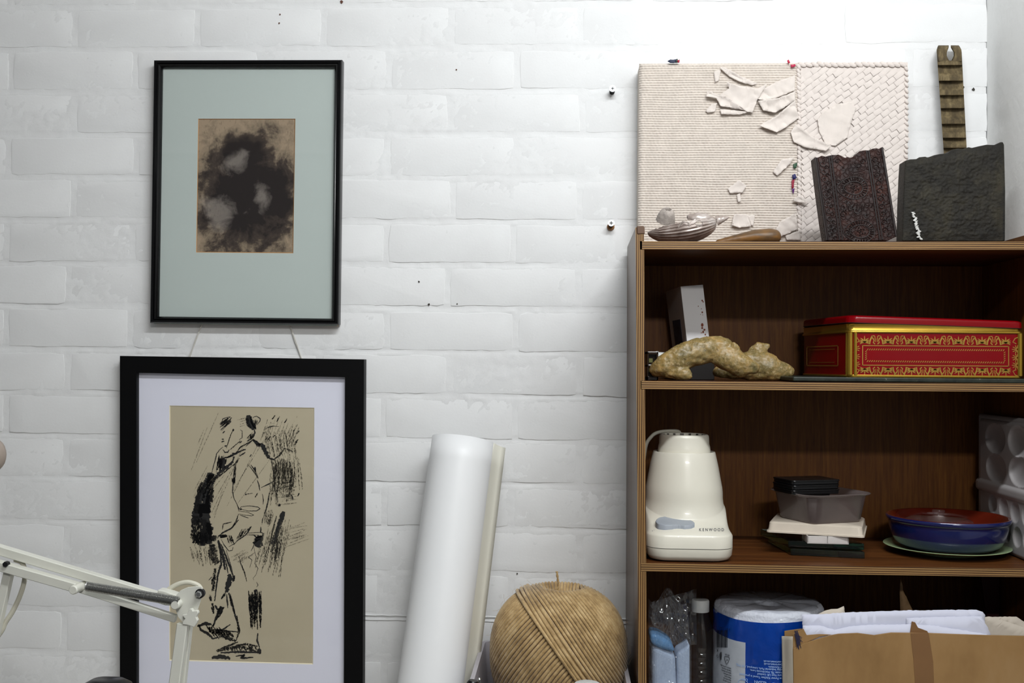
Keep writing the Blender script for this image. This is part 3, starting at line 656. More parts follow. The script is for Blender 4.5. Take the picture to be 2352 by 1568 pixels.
# ================================================================ TUB AND TWINE
bx0, bx1, by0, by1, bz1 = -.134, .0985, -.405, -.030, H0 - .4715
M['tub'] = plain('grey_white_plastic', (176, 172, 178), .45, var=.02)
M['purple'] = plain('purple_cloth', (58, 30, 92), .9, var=.3, vs=40, bump=.6, bs=60, bd=.002)
tub = empty('storage_tub', (-.018, -.2, WT), 'pale grey plastic tub holding the twine ball, left of the bookcase', 'tub')
g = G(); t_ = .0035
V = []; lv = []
for (w_, d_, r_, z) in ((.205, .35, .012, WT), (.2325, .375, .014, bz1), (.2325 + .006, .375 + .006, .016, bz1), (.2325 + .006, .375 + .006, .016, bz1 + .002), (.2325 - 2 * t_, .375 - 2 * t_, .012, bz1 + .002), (.205 - 2 * t_, .35 - 2 * t_, .010, WT + t_)):
    lv.append((w_, d_, r_, z - WT))
V, F = rings(lv, ((bx0 + bx1) / 2, (by0 + by1) / 2, WT)); g.add(V, F[:-1]); g.F.append(F[-1]); g.build('tub_wall', M['tub'], tub, 40)
g = G(); g.ball((-.018, -.2, WT + .043), (.090, .105, .0395), n=28)
g.V = [tuple(Vector(p) + Vector((0, 0, .004 * fbm(p, 20)))) for p in g.V]
o = g.build('purple_cloth', M['purple'], smooth=80); tag(o, 'crumpled purple cloth under the twine ball inside the grey tub', 'cloth')
# ball of twine
TC = Vector(((1283 - 1297) / 1452 + .0008, -.158, 0)); TC = U(1282, 1494, -.160); TR = Vector((.1045, .100, .1010))
M['jute'] = plain('jute_core', (150, 112, 62), .9, var=.15)
def jute_mat():
    t = NT('jute_strand'); v = t.coords()
    c = t.ramp(t.noise(v, 45, 6, .7), [(.3, L((132, 104, 64))), (.5, L((176, 146, 98))), (.75, L((210, 184, 138)))])
    st = t.ramp(t.noise(v, 22, 4, .6), [(.66, (0, 0, 0)), (.74, (.0, .0, .0))])
    t.base(c); t.set(.62, 0, .35, sheen=.3)
    t.bump(t.noise(t.coords((500, 500, 500)), 1, 3, .7), .5, .0008); return t.m
M['strand'] = jute_mat()
tw = empty('twine_ball', (TC.x, TC.y, TC.z - TR.z), 'large ball of tan jute twine sitting in the grey tub', 'twine')
E_ = 2.35
def sup(d):
    """point of the super-ellipsoid in direction d"""
    k = (abs(d.x / TR.x) ** E_ + abs(d.y / TR.y) ** E_ + abs(d.z / TR.z) ** E_) ** (-1 / E_); p = d * k
    h = math.hypot(p.x - .006, p.y + .0)
    if p.z > 0 and h < .034: p = p * (1 - .20 * (1 - (h / .034) ** 2))     # hollow where the twine is pulled from
    return p
g = G(); g.ball((0, 0, 0), 1, n=48); g.V = [tuple(TC + sup(Vector(p)) * .985) for p in g.V]; g.build('ball_core', M['jute'], tw, 60)
def wind(axis, lat0, lat1, step, rad, lift, keep, nseg=200, tw_n=7, wob=.0):
    axis = Vector(axis).normalized(); a = axis.orthogonal().normalized(); b = axis.cross(a); g = G(); rr = random.Random(5)
    lat = lat0
    while lat < lat1:
        run = []
        def flush():
            if len(run) > 5: g.tube(run, rad * rr.uniform(.92, 1.08), tw_n, cap=False)
        ph = rr.uniform(0, 6)
        for i in range(nseg + 1):
            th = 2 * math.pi * i / nseg; la = lat + wob * math.sin(th * 2 + ph)
            d = axis * math.sin(la) + (a * math.cos(th) + b * math.sin(th)) * math.cos(la)
            p = sup(d) * (1 + lift)
            if keep(p): run.append(TC + p)
            else: flush(); run = []
        flush(); lat += step * rr.uniform(.93, 1.07)
    return g
AX_B = Vector((.80, .10, .58)).normalized()
seam = lambda p: p.dot(AX_B) / .1
gA = wind((-.70, .34, .60), -1.45, 1.45, .0560, .00275, .004, lambda p: seam(p) < .10 and p.z > -.085)
gB = wind((.80, .16, .55), -.02, 1.5, .0500, .0026, .020, lambda p: seam(p) > -.10 and p.z > -.085)
gC = wind(AX_B, .015, .22, .0500, .0027, .046, lambda p: True and seam(p) < .40, wob=.008)
for q in (gA, gB, gC):
    o = q.build('winding', M['strand'], tw, 80)
# twist of the twine: a thin spiral ridge would be too fine, the strand material carries it
end = [U(1284, 1384, -.165), U(1279, 1366, -.165), U(1283, 1348, -.166), U(1281, 1330, -.167), U(1279, 1312, -.167)]
g = G()
for ph in (0, math.pi):
    pts = []
    for i in range(61):
        t_ = i / 60 * (len(end) - 1); k = min(int(t_), len(end) - 2); c = lerp(end[k], end[k + 1], t_ - k); an = i / 60 * 22 + ph
        pts.append(c + Vector((math.cos(an), math.sin(an), 0)) * .0009)
    g.tube(pts, .0012, 6)
g.build('twine_end', M['strand'], tw)
g = G(); rr = random.Random(11)
for _ in range(170):
    d = Vector((rr.uniform(-1, 1), rr.uniform(-1, .2), rr.uniform(-.7, 1))).normalized(); p = TC + sup(d) * 1.03
    t1 = (d.orthogonal() * rr.uniform(-1, 1) + d.cross(d.orthogonal()) * rr.uniform(-1, 1) + d * rr.uniform(.1, .9)).normalized(); l_ = rr.uniform(.005, .02)
    t2 = Vector((rr.uniform(-1, 1), rr.uniform(-1, 1), rr.uniform(-1, 1))) * .4
    g.tube([p, p + t1 * l_ * .5 + d * .001, p + (t1 + t2).normalized() * l_], .00013, 3, cap=False)
o = g.build('fibre_fuzz', M['strand'], tw, 0); tag(o, kind='stuff')
# paint bottle in front of the ball
M['cap_w'] = plain('white_ribbed_cap', (206, 208, 206), .45, var=.05, vs=60); M['bottle_w'] = plain('white_bottle', (215, 214, 208), .4)
cp = U(1349, 1549, -.345); cp.z = H0 - .4462
bt = empty('paint_bottle', (cp.x, cp.y, WT + .004), 'small white bottle with ribbed white cap standing in front of the twine ball', 'bottle')
g = G(); g.lathe([(.020, 0), (.0215, .002), (.0215, .10), (.019, .125), (.0125, .14), (.0125, cp.z - WT - .035)], (cp.x, cp.y, WT + .004), 32); g.build('bottle_body', M['bottle_w'], bt)
g = G(); V = []; n_ = 120; R_ = .0190
prof = [(R_, -.034), (R_, -.0045), (R_ * .985, -.0022), (R_ * .93, -.0006), (R_ * .86, 0)]
for j, (r_, h) in enumerate(prof):
    for k in range(n_):
        q = r_ * (1 + (.022 if k % 3 == 0 and j < 2 else 0)); a = 2 * math.pi * k / n_; V.append(Vector((cp.x + q * math.cos(a), cp.y + q * math.sin(a), cp.z + h)))
F = [(j * n_ + k, j * n_ + (k + 1) % n_, (j + 1) * n_ + (k + 1) % n_, (j + 1) * n_ + k) for j in range(4) for k in range(n_)] + [tuple(range(4 * n_, 5 * n_)), tuple(range(n_ - 1, -1, -1))]
g.add(V, F); g.build('ribbed_cap', M['cap_w'], bt, 35)
# black marker resting in the tub by the roll, with a steel pin head beside it
M['black_plastic'] = plain('black_plastic', (12, 12, 14), .3, spec=.5, var=.02)
a = U(1086, 1562, -.372); mk_ = empty('black_marker', (a.x, a.y, WT), 'thick black marker pen standing at the foot of the paper roll', 'marker')
g = G(); g.tube([(a.x - .004, a.y, WT), (a.x, a.y, a.z - .02), (a.x, a.y, a.z - .003), (a.x + .0005, a.y, a.z)], [.0085, .0085, .0085, .006], 20); g.build('marker_cap', M['black_plastic'], mk_)
a = U(1101, 1556, -.352); nb = empty('steel_pen', (a.x, a.y, WT), 'thin steel rod with rounded tip standing right of the black marker', 'pen')
g = G(); g.tube([(a.x + .002, a.y, WT), (a.x, a.y, a.z - .012)], .0022, 12); g.build('pen_barrel', M['steel'], nb)
g = G(); g.tube([(a.x, a.y, a.z - .012), (a.x, a.y, a.z - .002), (a.x, a.y, a.z)], [.0028, .0028, .0012], 12); g.build('pen_tip', M['steel'], nb)

# ================================================================ DESK LAMP
LY = -.64
lamp = empty('desk_lamp', (U(380, 1568, LY).x, LY, WT), 'white enamelled spring-arm desk lamp crossing the lower picture', 'lamp')
def bar(g, p0, p1, wpx, y=LY, dy=.012, both=True, cham=.15):
    """square tube between two pixels, wpx wide in the photo"""
    a = U(*p0, y); b = U(*p1, y); d = (b - a).normalized(); n_ = Vector((-d.z, 0, d.x)); h = wpx / 2 / (FPX / (CAMD + y))
    sec = []
    for sx, sy in ((-1, -1), (1, -1), (1, 1), (-1, 1)):
        sec.append((sx * h, sy * dy / 2))
    pts = [(-h * (1 - cham), -dy / 2), (h * (1 - cham), -dy / 2), (h, -dy / 2 * (1 - cham)), (h, dy / 2 * (1 - cham)), (h * (1 - cham), dy / 2), (-h * (1 - cham), dy / 2), (-h, dy / 2 * (1 - cham)), (-h, -dy / 2 * (1 - cham))]
    return g.prism([a + n_ * q + Vector((0, r_, 0)) for q, r_ in pts], [b + n_ * q + Vector((0, r_, 0)) for q, r_ in pts])
g = G(); bar(g, (-170, 1211), (388, 1378), 21, LY + .004); g.build('upper_arm', M['white_enamel'], lamp, 0)
g = G(); bar(g, (-170, 1250), (176, 1348), 21, LY - .008); bar(g, (170, 1346), (404, 1420), 17, LY + .002, .008); g.build('upper_arm', M['white_enamel'], lamp, 0)
# spring with its two end studs
p0, p1 = U(198, 1346, LY - .017), U(412, 1381, LY - .017); d = (p1 - p0); n1_ = Vector((0, 1, 0)); n2_ = d.normalized().cross(n1_)
turns = 66; pts = []
for i in range(turns * 10 + 1):
    a = 2 * math.pi * i / 10; pts.append(p0 + d * (i / (turns * 10)) + (n1_ * math.cos(a) + n2_ * math.sin(a)) * .0048)
g = G(); g.tube(pts, .00085, 5); g.build('tension_spring', M['steel'], lamp, 60)
g = G(); g.tube([U(200, 1346.5, LY - .017), U(410, 1380.5, LY - .017)], .0034, 10); g.build('spring_core', M['dark_steel'], lamp)
for x, y in ((187, 1346), (417, 1380)):
    c = U(x, y, LY); g = G(); g.tube([c + Vector((0, .006, 0)), c + Vector((0, -.021, 0)), c + Vector((0, -.0225, 0))], [.0052, .0052, .0042], 20); g.build('spring_stud', M['white_enamel'], lamp)
# elbow bracket: two cheeks
Z3 = lambda x, y: (x * .36237, 1000 + y * .36237)
pl = [(1000, 985), (1040, 990), (1080, 1012), (1135, 985), (1180, 962), (1240, 956), (1278, 958), (1285, 985), (1275, 1035), (1250, 1112), (1215, 1140), (1185, 1125), (1160, 1150), (1140, 1185), (1120, 1170), (1095, 1085), (1040, 1075), (1045, 1040), (1000, 1010)]
for y in (LY - .011, LY + .013):
    g = G(); q = [U(*Z3(*p), y) for p in pl[4:15] + [pl[2]]]
    q = [U(*Z3(*p), y) for p in ((1118, 1010), (1145, 980), (1190, 961), (1240, 956), (1278, 958), (1285, 985), (1275, 1035), (1250, 1112), (1225, 1190), (1165, 1192), (1128, 1150), (1108, 1085))]
    g.prism(q, [p + Vector((0, .0016, 0)) for p in q]); bev(g.build('bracket_plate', M['white_enamel'], lamp, 0), .0004)
g = G(); q = [U(*Z3(*p), LY - .006) for p in ((998, 978), (1035, 984), (1118, 1012), (1112, 1080), (1040, 1076), (1046, 1010), (998, 1000))]
g.prism(q, [p + Vector((0, .016, 0)) for p in q]); bev(g.build('bracket_block', M['white_enamel'], lamp, 0), .001)
for (x, y, r_) in ((1265, 1002, .0048),):
    c = U(*Z3(x, y), LY - .013) + Vector((0, .013, 0)); g = G(); g.tube([c + Vector((0, -.008, 0)), c + Vector((0, -.013, 0))], r_ + .0006, 20); g.build('washer', M['dark_steel'], lamp)
    g = G(); g.tube([c + Vector((0, -.010, 0)), c + Vector((0, -.0165, 0)), c + Vector((0, -.018, 0))], [.0040, .0040, .0028], 6); g.build('bolt_head', M['steel'], lamp)
# lower joint casting with a scalloped edge
q = [U(*Z3(*p), LY - .018) for p in ((1152, 1138), (1185, 1130), (1200, 1098), (1215, 1098), (1222, 1112), (1250, 1108), (1256, 1125), (1242, 1150), (1252, 1172), (1245, 1190), (1228, 1215), (1190, 1202), (1155, 1198), (1158, 1180), (1172, 1162))]
g = G(); g.prism(q, [p + Vector((0, .006, 0)) for p in q]); bev(g.build('joint_casting', M['white_enamel'], lamp, 0), .0008)
# lower arm: twin tubes
foot_l, foot_r = (368, 1720), (400, 1720)
g = G(); bar(g, (421, 1432), (393, 1640), 25, LY - .012, .010); g.build('lower_arm', M['white_enamel'], lamp, 0)
g = G(); bar(g, (435, 1432), (412, 1640), 13, LY + .002, .010); g.build('lower_arm', M['white_enamel'], lamp, 0)
a = U(402, 1636, LY - .005)
g = G(); g.tube([(a.x, LY - .004, WT + .001), (a.x, LY - .004, WT + .028), (a.x, LY - .004, WT + .03), (a.x, LY - .004, a.z + .01)], [.022, .022, .008, .008], 24); g.build('clamp_post', M['white_enamel'], lamp)
# far end at the left: hanging brace, pivot bolt and cable
g = G(); bar(g, (24, 1300), (-12, 1460), 19, LY - .002, .010); g.build('brace', M['white_enamel'], lamp, 0)
c = U(28, 1290, LY); g = G(); g.tube([c + Vector((0, -.0165, 0)), c + Vector((0, -.010, 0))], .0032, 6); g.build('bolt_head', M['dark_steel'], lamp)
def curve3(pts, n_=8):
    P = [pts[0]] + list(pts) + [pts[-1]]; out = []
    for i in range(1, len(P) - 2):
        for k in range(n_):
            t = k / n_; p0_, p1_, p2_, p3_ = P[i - 1], P[i], P[i + 1], P[i + 2]
            out.append(.5 * ((2 * p1_) + (p2_ - p0_) * t + (2 * p0_ - 5 * p1_ + 4 * p2_ - p3_) * t * t + (3 * p1_ - p0_ - 3 * p2_ + p3_) * t ** 3))
    return out + [P[-2]]
g = G(); g.tube(curve3([U(x, y, LY + .006) for x, y in ((34, 1285), (52, 1294), (57, 1325), (48, 1362), (30, 1402), (12, 1430), (4, 1448), (-20, 1480))]), .0029, 10); g.build('power_cable', M['cable'], lamp)
g = G(); g.tube(curve3([U(x, y, LY + .010) for x, y in ((372, 1366), (392, 1350), (412, 1340), (434, 1337), (455, 1344), (462, 1354))]), .0028, 10); g.build('power_cable', M['cable'], lamp)
c = U(-14, 1045, LY); g = G(); g.ball(c, (.0135, .0135, .0195), n=24)
g.build('shade_knob', plain('beige_knob', (150, 138, 128), .3, var=.03), lamp)
g = G(); g.tube(curve3([U(-14, 1056, LY), U(-60, 1120, LY), U(-140, 1190, LY + .002), U(-160, 1215, LY)]), .006, 12); g.build('shade_stem', M['white_enamel'], lamp)
# black case poking into the frame under the lamp
a = U(247, 1562, -.66); cs = empty('black_case', (a.x, -.66, WT), 'black rounded case just showing below the lamp arm at bottom edge', 'case')
V, F = rings([(.050, .03, .010, WT), (.058, .034, .014, a.z - .02), (.054, .034, .015, a.z - .004), (.036, .024, .011, a.z + .001)], (a.x, -.66, 0)); g = G(); g.add(V, F); g.build('case_body', M['black_plastic'], cs, 50)
g = G(); g.tube(curve3([Vector((a.x - .012, -.678, a.z - .006)), Vector((a.x - .020, -.679, a.z - .004)), Vector((a.x - .026, -.676, a.z - .012)), Vector((a.x - .024, -.678, a.z - .04))]), .0012, 6); g.build('seam_piping', M['black_plastic'], cs)

# ================================================================ TOP OF THE BOOKCASE
def topz(x, k=1): return shelf_z(k, x)
# ---- textured canvas: coarse woven left half, plaited right half, torn scraps
M['burlap'] = plain('cream_painted_burlap', (216, 206, 196), .8, spec=.1, var=.05, vs=60, bump=.4, bs=500, bd=.0004)
M['plait'] = plain('chalky_pale_strip', (221, 211, 204), .7, spec=.2, var=.03, vs=30, bump=.25, bs=300, bd=.0004)
M['flake'] = plain('pale_plaster_scrap', (224, 214, 206), .65, spec=.2, var=.05, vs=40, bump=.3, bs=200, bd=.0006)
M['panel_side'] = plain('canvas_edge', (214, 204, 192), .8, var=.05)
CY = -.052                                   # face of the canvas
Z5 = lambda x, y: (1380 + x * .31882, 80 + y * .31882)
cz0 = topz(.35)
cl = U(1466, 552, CY).x; cr = U(2084, 552, CY).x; cm = U(1829, 350, CY).x
ct = U(1600, 145, CY).z
cv = empty('textured_canvas', ((cl + cr) / 2, -.03, cz0), 'cream relief canvas of woven cloth and plaited strips leaning on the wall above the bookcase', 'artwork')
cv_x = lambda z, s: (0.0)
g = G(); V, F = [], []
g.box((cl, CY + .002, cz0 + .0005), (cr, -.0045, ct)); bev(g.build('stretcher_box', M['panel_side'], cv, 0), .003)
def burlap(u, v):
    x = lerp(cl - .0004, cm + .001, u); z = lerp(cz0 + .001, ct, v)
    row = (z - cz0) / .00405 + .25 * noise.noise(Vector((x * 14, z * 20, 0))); ph = row - math.floor(row)
    k = math.floor(row); cell = x / .0062 + .37 * (k % 3) + .5 * noise.noise(Vector((x * 40, k * 1.7, 3)))
    b = math.sin(math.pi * min(1, ph / .72)) ** .7 if ph < .72 else 0
    dep = .0019 * b * (.30 + .70 * abs(math.sin(math.pi * cell)) ** .6) + .0010 * noise.noise(Vector((x * 30, z * 30, 1))) + .0005 * noise.noise(Vector((x * 260, z * 260, 2)))
    e = min(x - cl, ct - z); dep -= .004 * max(0, 1 - e / .006) ** 2
    return (x, CY - .0012 - dep, z)
g = G(); g.grid(burlap, 260, 430); g.build('woven_cloth', M['burlap'], cv, 60)
# plaited right half: a backing sheet and separate strips, laid as a slanting twill
g = G(); g.grid(lambda u, v: (lerp(cm, cr, u), CY - .0002 - .0006 * noise.noise(Vector((u * 9, v * 12, 0))), lerp(cz0 + .001, ct, v)), 60, 80); g.build('backing_sheet', M['plait'], cv, 60)
smooth_poly = [Z5(*p) for p in ((1600, 560), (1700, 500), (1810, 480), (1840, 530), (1800, 640), (1775, 740), (1690, 800), (1620, 790), (1575, 700), (1560, 610))]
def inpoly(p, poly):
    c = False; n_ = len(poly)
    for i in range(n_):
        (x0, y0), (x1, y1) = poly[i], poly[(i + 1) % n_]
        if (y0 > p[1]) != (y1 > p[1]) and p[0] < (x1 - x0) * (p[1] - y0) / (y1 - y0) + x0: c = not c
    return c
def strip_mesh(L_, W_, name, bow=.0014):
    V = []; nu, nv = 6, 4
    for j in range(nv + 1):
        for i in range(nu + 1):
            u = i / nu * 2 - 1; v = j / nv * 2 - 1
            V.append((u * L_ / 2, -bow * (1 - u * u) ** .7 - .0005 * (1 - v * v) + .0002, v * W_ / 2 * (1 - .10 * u * u)))
    F = [(j * (nu + 1) + i, j * (nu + 1) + i + 1, (j + 1) * (nu + 1) + i + 1, (j + 1) * (nu + 1) + i) for j in range(nv) for i in range(nu)]
    me = bpy.data.meshes.new(name); me.from_pydata(V, [], F); me.materials.append(M['plait']); me.polygons.foreach_set('use_smooth', [True] * len(F)); return me
sm = [strip_mesh(.0205, .0091, 'plait_strip', b) for b in (.0011, .0014, .0008)]
rr = random.Random(2); PA = .0150; PB = .0092; ang = math.radians(38); n_str = 0; extra = G()
d1 = Vector((math.cos(ang), 0, math.sin(ang))); d2 = Vector((-math.sin(ang), 0, math.cos(ang)))
cen = Vector(((cm + cr) / 2, 0, (cz0 + ct) / 2)); cells = []
for j in range(-30, 31):
    for i in range(-20, 21):
        p = cen + d1 * ((i + .42 * j) * PA) + d2 * (j * PB)
        if cm + .008 < p.x < cr - .006 and cz0 + .006 < p.z < ct - .010: cells.append((p, i, j))
rr.shuffle(cells)
for p, i, j in cells:
    # skip where the plaster was smeared flat
    q = RC.inverted() @ Vector((p.x, CY + CAMD, p.z - H0)); px = 1176 + FPX * q.x / q.y; py = 784 - FPX * q.z / q.y
    if inpoly((px, py), smooth_poly): continue
    tw_ = rr.uniform(-.08, .08); st = Matrix.Rotation(-(ang + tw_), 4, 'Y'); me = rr.choice(sm)
    tip = Matrix.Rotation(rr.uniform(.05, .16), 4, 'Z')
    if n_str < 290:
        o = bpy.data.objects.new('plait_strip', me); COL.objects.link(o); o.parent = cv
        o.matrix_local = Matrix.Translation(Vector((p.x, CY - .0010, p.z)) - WP[cv.name]) @ st @ tip; n_str += 1
    else:
        mt = Matrix.Translation(Vector((p.x, CY - .0010, p.z))) @ st @ tip
        extra.add([mt @ v_.co for v_ in me.vertices], [tuple(f.vertices) for f in me.polygons])
if extra.V:
    o = extra.build('plait_strips', M['plait'], cv, 60); tag(o, kind='stuff')
# plaited borders: along the top edge and down the seam
def braid(g, p0, p1, n_, wd, skew=.5):
    for i in range(n_):
        c = lerp(p0, p1, (i + .5) / n_); d = (p1 - p0).normalized(); s_ = -1 if i % 2 else 1
        R_ = Matrix.Rotation(math.atan2(d.z, d.x) * -1 + skew + rr.uniform(-.1, .1), 3, 'Y')
        g.ball(c + Vector((rr.uniform(-.0005, .0005), 0, rr.uniform(-.0007, .0007))), (wd, .0026, wd * .5), n=10, R=R_)
g = G(); braid(g, Vector((cm + .004, CY - .0016, ct - .0035)), Vector((cr - .003, CY - .0016, ct - .0045)), 17, .0078, .45); g.build('top_braid', M['plait'], cv, 80)
g = G(); braid(g, Vector((cm + .003, CY - .002, ct - .004)), Vector((cm + .006, CY - .002, cz0 + .004)), 44, .0062, -.5); g.build('seam_braid', M['plait'], cv, 80)
g = G(); braid(g, Vector((cr - .0025, CY - .001, ct - .006)), Vector((cr - .0025, CY - .001, cz0 + .006)), 34, .0052, -.7); g.build('side_braid', M['plait'], cv, 80)
def sheet(poly, y0, amp, curl, sd, name='plaster_scrap', mat='flake', parent=cv, thick=.0009, tilt=(0, 0), Z=Z5, sub=5):
    """thin torn sheet: polygon in photo pixels, crumpled and lifted in depth"""
    pts = [Vector((*Z(*p), 0)) for p in poly]; bm = bmesh.new()
    # subdivide the outline with ragged points
    out = []
    for a, b in zip(pts, pts[1:] + pts[:1]):
        k = max(1, int((b - a).length / 5))
        for i in range(k):
            p = lerp(a, b, i / k); out.append(p + (Vector((noise.noise(p * .3 + Vector((sd, 0, 0))), noise.noise(p * .3 + Vector((0, sd, 9))), 0)) * (1.6 if i else 0)))
    vs = [bm.verts.new(p) for p in out]; f = bm.faces.new(vs)
    bmesh.ops.triangulate(bm, faces=[f])
    for _ in range(3):
        long_ = [e for e in bm.edges if e.calc_length() > sub * 1.3]
        if not long_: break
        bmesh.ops.subdivide_edges(bm, edges=long_, cuts=1); bmesh.ops.triangulate(bm, faces=bm.faces[:])
    bm.verts.ensure_lookup_table(); bm.verts.index_update()
    cx = sum(p.x for p in out) / len(out); cy_ = sum(p.y for p in out) / len(out)
    V = []
    for v_ in bm.verts:
        x, y = v_.co.x, v_.co.y; q = Vector((x * .02, y * .02, sd))
        edge = min((Vector((x, y, 0)) - o_).length for o_ in out); lift = max(0, 1 - edge / 14)
        yy = y0 - .0006 - amp * (.5 + .5 * noise.noise(q)) - amp * .7 * abs(noise.noise(q * 2.3)) - curl * lift ** 2 * (.5 + noise.noise(q * 1.4)) + tilt[0] * (x - cx) + tilt[1] * (y - cy_)
        V.append(U(x, y, min(yy, y0 - .0003)))
    F = [tuple(v2.index for v2 in f_.verts) for f_ in bm.faces]; bm.free()
    o = mk(name, V, F, M[mat] if isinstance(mat, str) else mat, parent, 40); m_ = o.modifiers.new('thick', 'SOLIDIFY'); m_.thickness = thick; m_.offset = 0; return o
FL = CY - .003
for i, (poly, amp, curl) in enumerate((
    (((855, 235), (882, 228), (1010, 298), (1130, 350), (1092, 362), (1000, 338), (925, 300)), .004, .004),
    (((860, 430), (925, 385), (905, 340), (1000, 365), (1130, 385), (1200, 352), (1130, 462), (1092, 562), (1055, 555), (975, 500), (900, 440)), .006, .003),
    (((1130, 462), (1150, 400), (1260, 340), (1400, 290), (1398, 400), (1270, 452), (1180, 472)), .007, .004),
    (((758, 445), (772, 398), (828, 428), (900, 440), (980, 492), (1070, 550), (960, 532), (862, 512), (830, 455)), .006, .004),
    (((858, 535), (960, 542), (1070, 556), (1000, 575), (868, 572)), .004, .003),
    (((755, 548), (800, 495), (838, 490), (822, 552), (770, 562)), .003, .002),
    (((1130, 475), (1280, 455), (1400, 405), (1405, 470), (1260, 560), (1170, 545)), .007, .004),
    (((1138, 652), (1255, 590), (1400, 470), (1425, 600), (1340, 662), (1268, 702)), .006, .004),
    (((1368, 702), (1400, 640), (1520, 730), (1662, 800), (1620, 836), (1480, 812), (1390, 772)), .006, .004),
    (((913, 1105), (1000, 1045), (1050, 1085), (1020, 1138), (930, 1140)), .003, .003),
    (((980, 1150), (1005, 1140), (1010, 1200), (990, 1205)), .003, .002),
    (((1240, 985), (1300, 900), (1392, 880), (1370, 920), (1272, 1015)), .004, .003),
    (((940, 1370), (962, 1290), (1050, 1290), (1085, 1375), (1000, 1390)), .004, .003), (((1050, 1295), (1110, 1300), (1100, 1375), (1080, 1370)), .003, .002),
    (((1225, 1475), (1290, 1345), (1405, 1285), (1420, 1400), (1330, 1440)), .006, .004), (((1380, 1195), (1430, 1150), (1495, 1215), (1420, 1205)), .004, .003),
    (((1330, 1445), (1430, 1410), (1440, 1478), (1340, 1478)), .004, .002),
    (((815, 262), (865, 250), (850, 330), (820, 345)), .001, .001))):
    sheet(poly, FL, amp, curl, i * 3.7)
sheet([(x, y) for x, y in smooth_poly], CY - .0022, .0015, .001, 77, Z=lambda x, y: (x, y), thick=.0006)
for c_, poly in (((34, 44, 72), ((480, 190), (500, 178), (520, 180), (545, 176), (540, 200), (500, 202))), ((60, 70, 60), ((530, 182), (552, 172), (560, 200), (538, 202))), ((170, 30, 60), ((552, 184), (568, 178), (566, 200), (554, 200))), ((196, 40, 70), ((1342, 186), (1352, 178), (1364, 200), (1350, 208))), ((190, 40, 80), ((1366, 214), (1400, 210), (1404, 226), (1372, 236))), ((40, 40, 96), ((1378, 1010), (1400, 1000), (1412, 1030), (1384, 1045))), ((150, 34, 60), ((1374, 1050), (1396, 1040), (1390, 1100), (1376, 1110))), ((50, 84, 60), ((1386, 930), (1415, 920), (1408, 960), (1388, 960))), ((90, 40, 110), ((1376, 1110), (1396, 1105), (1386, 1150)))):
    sheet(poly, CY - .0045, .001, .001, c_[0], 'paint_daub', plain('paint_daub', c_, .5), thick=.0012)

# ---- remesh-based lumps (stones, bones, shell pieces)
def lump(name, items, mat, parent=None, voxel=.0014, smooth_n=6, disp=0, dscale=30):
    """items: (centre, radii, rotation y degrees[, rotation z]) ellipsoids merged to one skin"""
    g = G()
    for it in items:
        R_ = Matrix.Rotation(math.radians(it[2]), 3, 'Y') if len(it) > 2 else Matrix.Identity(3)
        if len(it) > 3: R_ = Matrix.Rotation(math.radians(it[3]), 3, 'Z') @ R_
        g.ball(it[0], it[1], n=28, R=R_)
    tmp = g.build(name, mat, parent, 0)
    m1 = tmp.modifiers.new('skin', 'REMESH'); m1.mode = 'VOXEL'; m1.voxel_size = voxel; m1.use_smooth_shade = True
    m2 = tmp.modifiers.new('soft', 'SMOOTH'); m2.iterations = smooth_n; m2.factor = .6
    dg = bpy.context.evaluated_depsgraph_get(); me = bpy.data.meshes.new_from_object(tmp.evaluated_get(dg)); tmp.modifiers.clear()
    if disp:
        for v_ in me.vertices: v_.co += v_.normal * (disp * fbm(v_.co + WP[tmp.name], dscale, 5))
    me.polygons.foreach_set('use_smooth', [True] * len(me.polygons)); old = tmp.data; tmp.data = me; bpy.data.meshes.remove(old); return tmp
def chain(pts, y, flat=1.0, n_=7):
    """tapering limb through (px, py, radius_px, dy) stations -> list of ellipsoids"""
    out = []
    for a, b in zip(pts[:-1], pts[1:]):
        for i in range(n_):
            t = i / n_; px, py, r_, dy = [lerp(p, q, t) for p, q in zip(a, b)]; yy = y + dy; s_ = FPX / (CAMD + yy); c = U(px, py, yy); out.append((c, (r_ / s_, r_ / s_ * flat, r_ / s_)))
    px, py, r_, dy = pts[-1]; s_ = FPX / (CAMD + y + dy); out.append((U(px, py, y + dy), (r_ / s_, r_ / s_ * flat, r_ / s_))); return out
def rest(objs, z):
    """lower or raise a finished thing so that its lowest point touches z"""
    lo = 1e9
    for o in objs:
        if o.type == 'MESH':
            mw = Matrix.Translation(WP[o.name]); lo = min(lo, min((mw @ v_.co).z for v_ in o.data.vertices))
    return z - lo
# pebble
t = NT('brown_pebble'); v = t.coords(); band = t.noise(t.coords((10, 10, 30), (0, -.28, 0)), 2, 3, .5, .4)
t.base(t.mix(t.ramp(band, [(.5, (0, 0, 0)), (.62, (.8, .8, .8))]), t.ramp(t.noise(v, 60, 5), [(.35, L((78, 58, 38))), (.7, L((104, 78, 50)))]), L((128, 88, 40)))); t.set(.42, 0, .4); t.bump(t.noise(v, 500, 4), .15, .0003)
py_ = -.225; pz = topz(U(1714, 550, py_).x)
it = chain([(1650, 543, 7.5, 0), (1690, 537, 12.5, 0), (1735, 531, 18, 0), (1768, 530, 19.5, 0), (1776, 530, 18, 0)], py_, 1.35)
dz = pz - min(c.z - r_[2] for c, r_ in it) ; it = [(Vector((c.x, c.y, c.z)), r_) for c, r_ in it]
o = lump('flat_pebble', [(c + Vector((0, 0, dz)), r_) for c, r_ in it], t.m, smooth_n=14); tag(o, 'smooth brown elongated pebble lying on the bookcase top beside the shell', 'stone')
